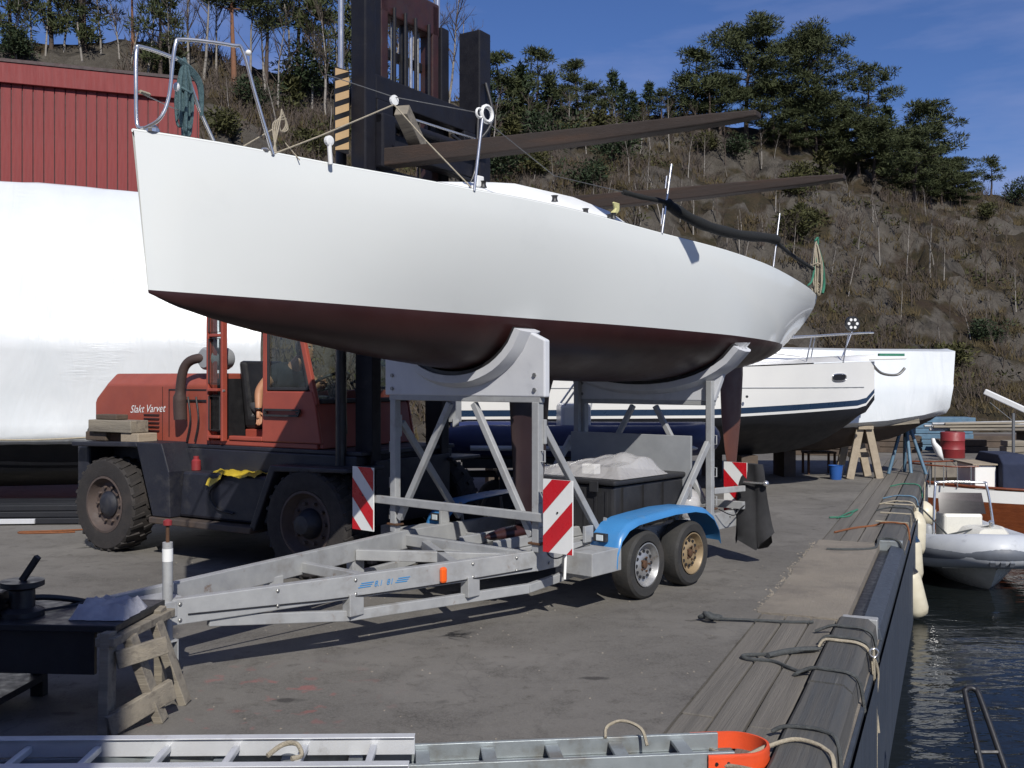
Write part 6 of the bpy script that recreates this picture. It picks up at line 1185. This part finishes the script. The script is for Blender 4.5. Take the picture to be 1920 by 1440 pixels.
def tuft(mb, c, r, n, rnd, ln=.34, wd=.085):
    for _ in range(n):
        d = Vector((rnd.gauss(0, 1), rnd.gauss(0, 1), rnd.gauss(.15, .8))).normalized(); p = c + Vector((d.x * r[0], d.y * r[1], d.z * r[2])) * rnd.random() ** .45
        g = (d + Vector((rnd.gauss(0, .6), rnd.gauss(0, .6), rnd.gauss(.35, .4)))).normalized(); s = g.cross(Vector((rnd.gauss(0, 1), rnd.gauss(0, 1), rnd.gauss(0, 1)))).normalized()
        l = ln * rnd.uniform(.6, 1.3); w = wd * rnd.uniform(.6, 1.3)
        mb.add([p - s * w, p + s * w, p + g * l + s * w * .35, p + g * l - s * w * .35], [(0, 1, 2, 3)])
def pine(seed, h, start, spread, nl, sparse=1.0, red=False, lean=0.):
    rnd = random.Random(seed); tr = MB(); cr = MB(); pts = []; n = 9
    bx, by = rnd.uniform(-.05, .05) + lean, rnd.uniform(-.04, .04)
    for i in range(n + 1):
        t = i / n; pts.append(Vector((bx * h * t * t + .06 * math.sin(5 * t + seed), by * h * t * t + .06 * math.cos(4 * t + seed), h * .97 * t - .3 * (i == 0))))
    r0 = .018 * h + .05; tr.tube(pts, [r0 * (1 - .88 * i / n) for i in range(n + 1)], 7)
    def on(t): k = min(int(t * n), n - 1); return pts[k].lerp(pts[k + 1], t * n - k)
    for i in range(nl):
        t = start + (1 - start) * ((i + rnd.random() * .6) / nl); u = (t - start) / (1 - start)
        L = spread * (.30 + .85 * math.sin(math.pi * min(1, (u * .78 + .2)))) * rnd.uniform(.65, 1.15); a = i * 2.4 + rnd.uniform(-.5, .5)
        p0 = on(t); up = rnd.uniform(-.05, .25) + .6 * u; d = Vector((math.cos(a), math.sin(a), up)); mid = p0 + d * L * .5 + Vector((0, 0, -.06 * L)); e = p0 + d * L
        tr.tube([p0, mid, e], [r0 * .28 * (1.1 - .7 * u), r0 * .16, .012], 4)
        for q, rr in ((e, .78), (mid.lerp(e, .45) + Vector((rnd.uniform(-.3, .3), rnd.uniform(-.3, .3), .12)), .68), (mid.lerp(e, .1) + Vector((rnd.uniform(-.4, .4), rnd.uniform(-.4, .4), .05)), .5)):
            if rnd.random() > .92 * sparse + .08 * (rr > .7): continue
            R_ = rr * rnd.uniform(.8, 1.25) * (h / 7.5) ** .6; tuft(cr, q, (R_, R_, R_ * .5), int(130 * sparse + 40), rnd, .27, .036)
    tuft(cr, on(1) + Vector((0, 0, .05)), (.45, .45, .4), 60, rnd, .3, .06)
    return tr.mesh('trunk', m_barkr if red else m_bark, 60), cr.mesh('crown', m_ndl)
def conifer(seed, h, wide, mat, ragged=.25):
    rnd = random.Random(seed); tr = MB(); cr = MB(); tr.tube([(0, 0, -.3), (.03, 0, h * .5), (0, .02, h)], [.02 * h + .03, .012 * h + .02, .01], 6)
    nl = int(h * 9)
    for i in range(nl):
        t = .06 + .92 * i / nl; L = wide * (1 - t) ** .8 * rnd.uniform(1 - ragged * 1.6, 1 + ragged) + .1; a = i * 2.4 + rnd.uniform(-.4, .4)
        p0 = Vector((0, 0, h * t)); e = p0 + Vector((math.cos(a) * L, math.sin(a) * L, L * rnd.uniform(-.15, .35)))
        tr.tube([p0, e], [.018, .006], 3); 
        for k in (.45, .95): tuft(cr, p0.lerp(e, k), (.10 + L * .26, .10 + L * .26, .14 + .05 * L), 20, rnd, .24, .05)
    tuft(cr, Vector((0, 0, h)), (.06, .06, .25), 12, rnd, .2, .04)
    return tr.mesh('trunk', m_bark, 60), cr.mesh('crown', mat)
def bush(seed, h, w, mat):
    rnd = random.Random(seed); tr = MB(); cr = MB()
    for i in range(7):
        a = rnd.random() * 6.3; e = Vector((math.cos(a) * w * .5 * rnd.random(), math.sin(a) * w * .5 * rnd.random(), h * rnd.uniform(.6, 1))); tr.tube([(0, 0, -.2), e * .5, e], [.03, .02, .006], 4)
        for k in range(4): tuft(cr, e * rnd.uniform(.25, 1) + Vector((rnd.gauss(0, .14 * w), rnd.gauss(0, .14 * w), 0)), (w * .26, w * .26, h * .22), 46, rnd, .2, .045)
    return tr.mesh('trunk', m_bark, 60), cr.mesh('crown', mat)
def birch(seed, h, dense=1.0, bark=None):
    rnd = random.Random(seed); tr = MB(); tw = MB()
    def grow(p, d, L, r, lev, mb):
        n = 4 if lev == 0 else 3; pts = [p]; q = p.copy(); dd = d.copy()
        for i in range(n + (3 if lev == 0 else 0)):
            dd = (dd + Vector((rnd.gauss(0, .045 if lev == 0 else .10), rnd.gauss(0, .045 if lev == 0 else .10), rnd.gauss(.05, .06)))).normalized(); q = q + dd * L / (n + (3 if lev == 0 else 0)); pts.append(q.copy())
        m = len(pts); mb.tube(pts, [r * (1 - .82 * i / (m - 1)) for i in range(m)], 6 if lev == 0 else 3, cap=False)
        if lev >= 3: return
        nb = {0: int(15 * dense), 1: int(6 * dense), 2: 4}[lev]
        for b in range(nb):
            t = rnd.uniform(.3 if lev == 0 else .2, 1); k = min(int(t * (m - 1)), m - 2); bp = pts[k].lerp(pts[k + 1], t * (m - 1) - k); a = rnd.random() * 6.283
            dv = (pts[k + 1] - pts[k]).normalized(); o1 = dv.orthogonal().normalized(); o2 = dv.cross(o1); out = o1 * math.cos(a) + o2 * math.sin(a)
            nd_ = (dv * rnd.uniform(.5, 1.0) + out * rnd.uniform(.5, .9) + Vector((0, 0, .15))).normalized()
            grow(bp, nd_, L * rnd.uniform(.26, .42) * (1.15 - .5 * t), max(r * .38, .006), lev + 1, tw)
    grow(Vector((0, 0, -.3)), Vector((rnd.gauss(0, .06), rnd.gauss(0, .06), 1)).normalized(), h, .011 * h + .02, 0, tr)
    return tr.mesh('trunk', bark or m_birch, 60), tw.mesh('crown', m_twig)
KINDS = {
 'pineA': pine(1, 8.0, .36, 2.9, 34), 'pineB': pine(2, 8.2, .28, 2.4, 36), 'pineC': pine(3, 6.6, .52, 1.75, 16, .75), 'pineD': pine(4, 5.5, .22, 2.0, 26, .85, lean=.06),
 'pineR': pine(5, 9.0, .55, 2.0, 18, .9, red=True), 'scrawny': pine(6, 4.2, .45, 1.2, 10, .45), 'youngpine': pine(8, 5.0, .12, 1.2, 22, .55),
 'spruce': conifer(11, 4.6, 1.05, m_ndl2, .3), 'conifer': conifer(12, 3.0, .75, m_ndl2, .35), 'juniper': conifer(13, 2.3, .65, m_ndl3, .3),
 'bushA': bush(21, 1.6, 1.9, m_ndl3), 'bushB': bush(22, 1.9, 2.4, m_ndl2),
 'birchA': birch(31, 6.5), 'birchB': birch(32, 5.0, .9), 'birchC': birch(33, 7.5, 1.2), 'alder': birch(34, 4.0, 1.1, m_twig), 'sapling': birch(35, 3.2, .7), 'birchtall': birch(36, 10., 1.3)}
HGT = {'pineA': 8.1, 'pineB': 8.3, 'pineC': 6.7, 'pineD': 5.6, 'pineR': 9.1, 'scrawny': 4.3, 'youngpine': 5.1, 'spruce': 4.7, 'conifer': 3.1, 'juniper': 2.4, 'bushA': 1.7, 'bushB': 2.0,
       'birchA': 6.4, 'birchB': 4.9, 'birchC': 7.4, 'alder': 3.9, 'sapling': 3.1, 'birchtall': 9.8}
rt = random.Random(5)
def tree(kind, px, pb, ptop, name, label, cat='tree', group=None, wide=1.0):
    p = hill_at(px, pb); hgt = max(1.0, (CAMH + (HOR - ptop) * p.y / FPX) - p.z); s = hgt / HGT[kind]
    t = thing(name, label, cat, p, rt.uniform(0, 6.28), group); t.scale = (s * wide, s * wide, s)
    a, b = KINDS[kind]; inst('trunk', a, t); inst('crown', b, t); return t
# single trees of the skyline
tree('pineA', 1400, 262, 52, 'pine_tree', 'tallest broad crowned dark pine on the crest above the hull', wide=1.02)
tree('pineB', 1512, 268, 66, 'pine_tree', 'dense tall pine with straight trunk beside the broadest pine on the crest', wide=1.05)
tree('pineC', 1628, 300, 126, 'pine_tree', 'umbrella shaped pine with a long bare trunk against the sky')
tree('pineD', 1735, 345, 205, 'pine_tree', 'leaning bushy pine at the lower end of the crest clump', wide=1.15)
tree('spruce', 1662, 335, 196, 'spruce_tree', 'pointed dark spruce between the umbrella pine and the leaning pine')
tree('scrawny', 1858, 372, 296, 'pine_tree', 'small scrawny pine standing alone on the bare far ridge')
tree('bushB', 1905, 385, 338, 'pine_bush', 'low dark pine bush on the far ridge past the lone scrawny pine', 'bush')
tree('youngpine', 1302, 235, 100, 'pine_tree', 'slender see-through pine just beside the big crest pines', wide=1.2)
tree('conifer', 1148, 212, 132, 'spruce_tree', 'small twin spired dark spruce on the crest', wide=1.0)
tree('conifer', 1168, 212, 152, 'spruce_tree', 'shorter dark spruce crowded against the twin spired one')
tree('conifer', 1216, 215, 153, 'spruce_tree', 'cone shaped dark spruce with yellow green foot on the crest', wide=1.15)
tree('youngpine', 1082, 225, 118, 'pine_tree', 'airy young pine on the crest next to the small spruces', wide=1.15)
tree('youngpine', 1006, 240, 98, 'pine_tree', 'tall airy young pine behind the stanchion with white pulleys', wide=1.0)
tree('youngpine', 938, 250, 105, 'pine_tree', 'young pine close to the navy carriage column', wide=1.0)
tree('pineD', 1790, 372, 300, 'pine_tree', 'low spreading pine under the leaning pine on the crest end', wide=1.5)
tree('pineR', 437, 165, -95, 'pine_tree', 'pine with sunlit rust red trunk above the pulpit')
tree('birchtall', 352, 140, -80, 'birch_tree', 'birch with thick white trunk above the pulpit')
tree('birchC', 800, 190, -40, 'birch_tree', 'tall bare birch showing behind the forklift mast')
# sets that only their place tells apart
for i, (px, pb, pt, w_) in enumerate(((1450, 275, 160, 1.2), (1560, 285, 185, 1.2), (1590, 300, 210, 1.3), (1690, 350, 250, 1.3), (1745, 385, 300, 1.3), (1350, 250, 150, 1.2), (1530, 300, 190, 1.2), (1610, 330, 230, 1.4), (1640, 345, 240, 1.4), (1715, 375, 270, 1.4), (1765, 390, 310, 1.4), (1800, 395, 330, 1.4), (1480, 290, 215, 1.4))):
    tree('pineD', px, pb, pt, 'pine_tree', 'mid sized bushy pine filling the clump on the crest', group='bushy pines of the crest clump', wide=w_)
for px, pb, pt in ((20, 110, -120), (95, 95, -140), (160, 100, -90), (250, 130, -110), (300, 150, -60), (500, 170, -60), (560, 175, -80), (610, 190, -40), (690, 190, -30), (150, 60, -150)):
    tree(rt.choice(('pineC', 'youngpine', 'pineR', 'youngpine')), px, pb, pt, 'pine_tree', 'dark evergreen in the wood above the red building', group='evergreens above the red building', wide=rt.uniform(.7, .95))
for px, pb, pt in ((85, 112, -40), (155, 118, -60), (225, 125, -30), (405, 150, -20), (468, 165, -40), (545, 180, -50), (585, 200, 10), (660, 190, -60), (765, 195, -30), (840, 205, -10), (30, 118, -20), (275, 150, -50), (320, 165, 0), (60, 100, -70), (120, 105, -80), (190, 110, -60), (245, 135, -20), (380, 160, -70), (500, 190, -10), (520, 215, 40), (610, 215, 0), (640, 220, 30), (700, 215, -20), (730, 205, -50), (870, 230, 30), (905, 240, 60)):
    tree(rt.choice(('birchA', 'birchB', 'birchC')), px, pb, pt, 'birch_tree', 'bare birch in the wood above the red building', group='bare birches above the red building')
for px, pb, pt, k in ((545, 225, 140, 'juniper'), (560, 190, 100, 'bushB'), (690, 260, 190, 'juniper'), (480, 210, 150, 'bushB'), (1030, 300, 215, 'bushB'), (1080, 290, 225, 'bushA'), (960, 300, 215, 'juniper'), (1150, 310, 240, 'bushB'), (1120, 270, 205, 'bushA'), (1500, 445, 380, 'juniper'), (1485, 450, 390, 'bushA'), (1520, 450, 400, 'bushA'), (1540, 350, 280, 'juniper'), (1260, 215, 180, 'juniper'), (1505, 345, 300, 'bushA'), (1380, 300, 255, 'bushB'), (1330, 290, 245, 'bushA'), (1480, 370, 320, 'bushA'), (1850, 420, 395, 'bushA'), (1790, 700, 640, 'bushA'), (1850, 650, 600, 'bushB'), (940, 340, 270, 'bushB'), (640, 260, 215, 'bushA'), (1000, 330, 280, 'bushA'), (1660, 330, 300, 'bushB'), (1100, 360, 300, 'bushB'), (1200, 230, 190, 'juniper'), (30, 120, 60, 'bushB'), (330, 150, 95, 'juniper'), (420, 260, 200, 'bushA'), (585, 300, 240, 'bushA')):
    tree(k, px, pb, pt, 'evergreen_bush', 'low evergreen bush on the rocky slope' if k.startswith('bush') else 'upright juniper on the rocky slope', 'bush', 'evergreen bushes on the slope' if k.startswith('bush') else 'junipers on the slope', wide=rt.uniform(1., 1.35))
spots = [(1240, 425, 300), (1275, 420, 320), (1300, 440, 330), (1215, 400, 270), (1345, 430, 330), (1650, 500, 375), (1700, 520, 400), (1745, 515, 390), (1752, 500, 420), (1610, 470, 395), (1850, 540, 440), (1890, 520, 430), (1905, 600, 500), (1780, 600, 520), (1390, 460, 380), (1430, 470, 390), (1180, 345, 260), (1050, 330, 240), (1320, 340, 250), (1290, 335, 250), (1560, 520, 440), (1590, 560, 470), (1820, 640, 560), (1760, 680, 600), (1000, 350, 290), (900, 330, 250), (620, 250, 170), (520, 240, 130), (430, 230, 140), (1140, 380, 320), (1110, 400, 330), (1470, 480, 400), (1690, 600, 520), (1880, 700, 620), (1360, 500, 420)]
for i, (px, pb, pt) in enumerate(spots):
    k = rt.choice(('birchB', 'alder', 'sapling', 'birchA', 'sapling')); w_ = rt.uniform(.8, 1.1)
    tree(k, px, pb, pt, 'bare_tree', {'a': 'thin leafless brown alder on the rocky slope', 's': 'thin leafless birch sapling on the rocky slope', 'b': 'leafless young birch with pale trunk on the rocky slope'}[k[0]], 'tree', {'a': 'leafless alders on the slope', 's': 'birch saplings on the slope', 'b': 'young birches on the slope'}[k[0]], w_)
for _ in range(60):
    px = rt.uniform(900, 1920); cr_ = HOR - np.interp(px, PXT, ELV) * FPX; pb = rt.uniform(cr_ + 30, min(cr_ + 330, 760)); k = rt.choice(('alder', 'sapling', 'sapling', 'birchB'))
    tree(k, px, pb, pb - rt.uniform(35, 95), 'bare_tree', {'a': 'thin leafless brown alder on the rocky slope', 's': 'thin leafless birch sapling on the rocky slope', 'b': 'leafless young birch with pale trunk on the rocky slope'}[k[0]], 'tree', {'a': 'leafless alders on the slope', 's': 'birch saplings on the slope', 'b': 'young birches on the slope'}[k[0]], .9)
for px, pb, pt in ((905, 260, 130), (960, 262, 150), (975, 255, 120), (1030, 250, 140), (1050, 250, 165), (1110, 245, 160), (1130, 235, 170), (1185, 235, 170), (1240, 235, 170), (1275, 245, 150), (1330, 262, 150)):
    tree(rt.choice(('youngpine', 'scrawny', 'conifer')), px, pb, pt, 'young_conifer', 'young conifer in the belt along the crest behind the forks', 'tree', 'young conifers along the crest', 1.15)
for px, pb, pt in ((890, 270, 150), (925, 285, 170), (985, 290, 180), (1020, 300, 190), (1065, 290, 170), (1100, 300, 200), (1160, 290, 190), (1200, 290, 200), (1255, 280, 180), (1310, 300, 200), (1360, 310, 220)):
    tree(rt.choice(('birchA', 'birchB', 'alder')), px, pb, pt, 'bare_tree', 'leafless tree in the belt just below the crest behind the forks', 'tree', 'leafless trees just below the crest', 1.)
# undergrowth nobody could count
ru = random.Random(9); br = MB(); gr = MB(); gn = MB()
for _ in range(10000):
    px = ru.uniform(-300, 2600); yf = np.interp(px, PXT, YFT); yc = np.interp(px, PXT, YCT); Y = yf + (yc - yf) * ru.random() * 1.04; X = (px - 960) * Y / FPX
    if noise.noise(Vector((X * .16, Y * .16, 5))) < -.05: continue
    p = Vector((X, Y, hill_z(X, Y) - .05)); kind = ru.random()
    if kind < .42:
        s = ru.uniform(.5, 1.5)
        for k in range(9):
            d = Vector((ru.gauss(0, .35), ru.gauss(0, .35), 1)) * s * ru.uniform(.5, 1); q = p + Vector((ru.gauss(0, .12), ru.gauss(0, .12), 0)); w_ = Vector((.010, .006, 0)) * (1 + s); e = q + d
            br.add([q - w_, q + w_, e], [(0, 1, 2)])
            for h in (.45, .7):
                b0 = q + d * h; b1 = b0 + Vector((ru.gauss(0, .3), ru.gauss(0, .3), .3)) * s * .5; br.add([b0 - w_ * .5, b0 + w_ * .5, b1], [(0, 1, 2)])
    elif kind < .93:
        for k in range(16):
            q = p + Vector((ru.gauss(0, .28), ru.gauss(0, .28), 0)); e = q + Vector((ru.gauss(0, .16), ru.gauss(0, .16), ru.uniform(.18, .5))); w_ = Vector((.03, .0, 0)); gr.add([q - w_, q + w_, e], [(0, 1, 2)])
    else: tuft(gn, p + Vector((0, 0, .15)), (.5, .5, .25), 34, ru, .2, .045)
for mb, nm, mt, lb in ((br, 'brushwood', m_twig, 'bare brown brushwood all over the rocky slope'), (gr, 'dry_grass', m_grass, 'tufts of dry yellow grass on the rocky slope'), (gn, 'heather', m_ndl3, 'low green heather cushions on the rocky slope')):
    o = mb.build(nm, mt, kind='stuff'); tag(o, lb, 'undergrowth')
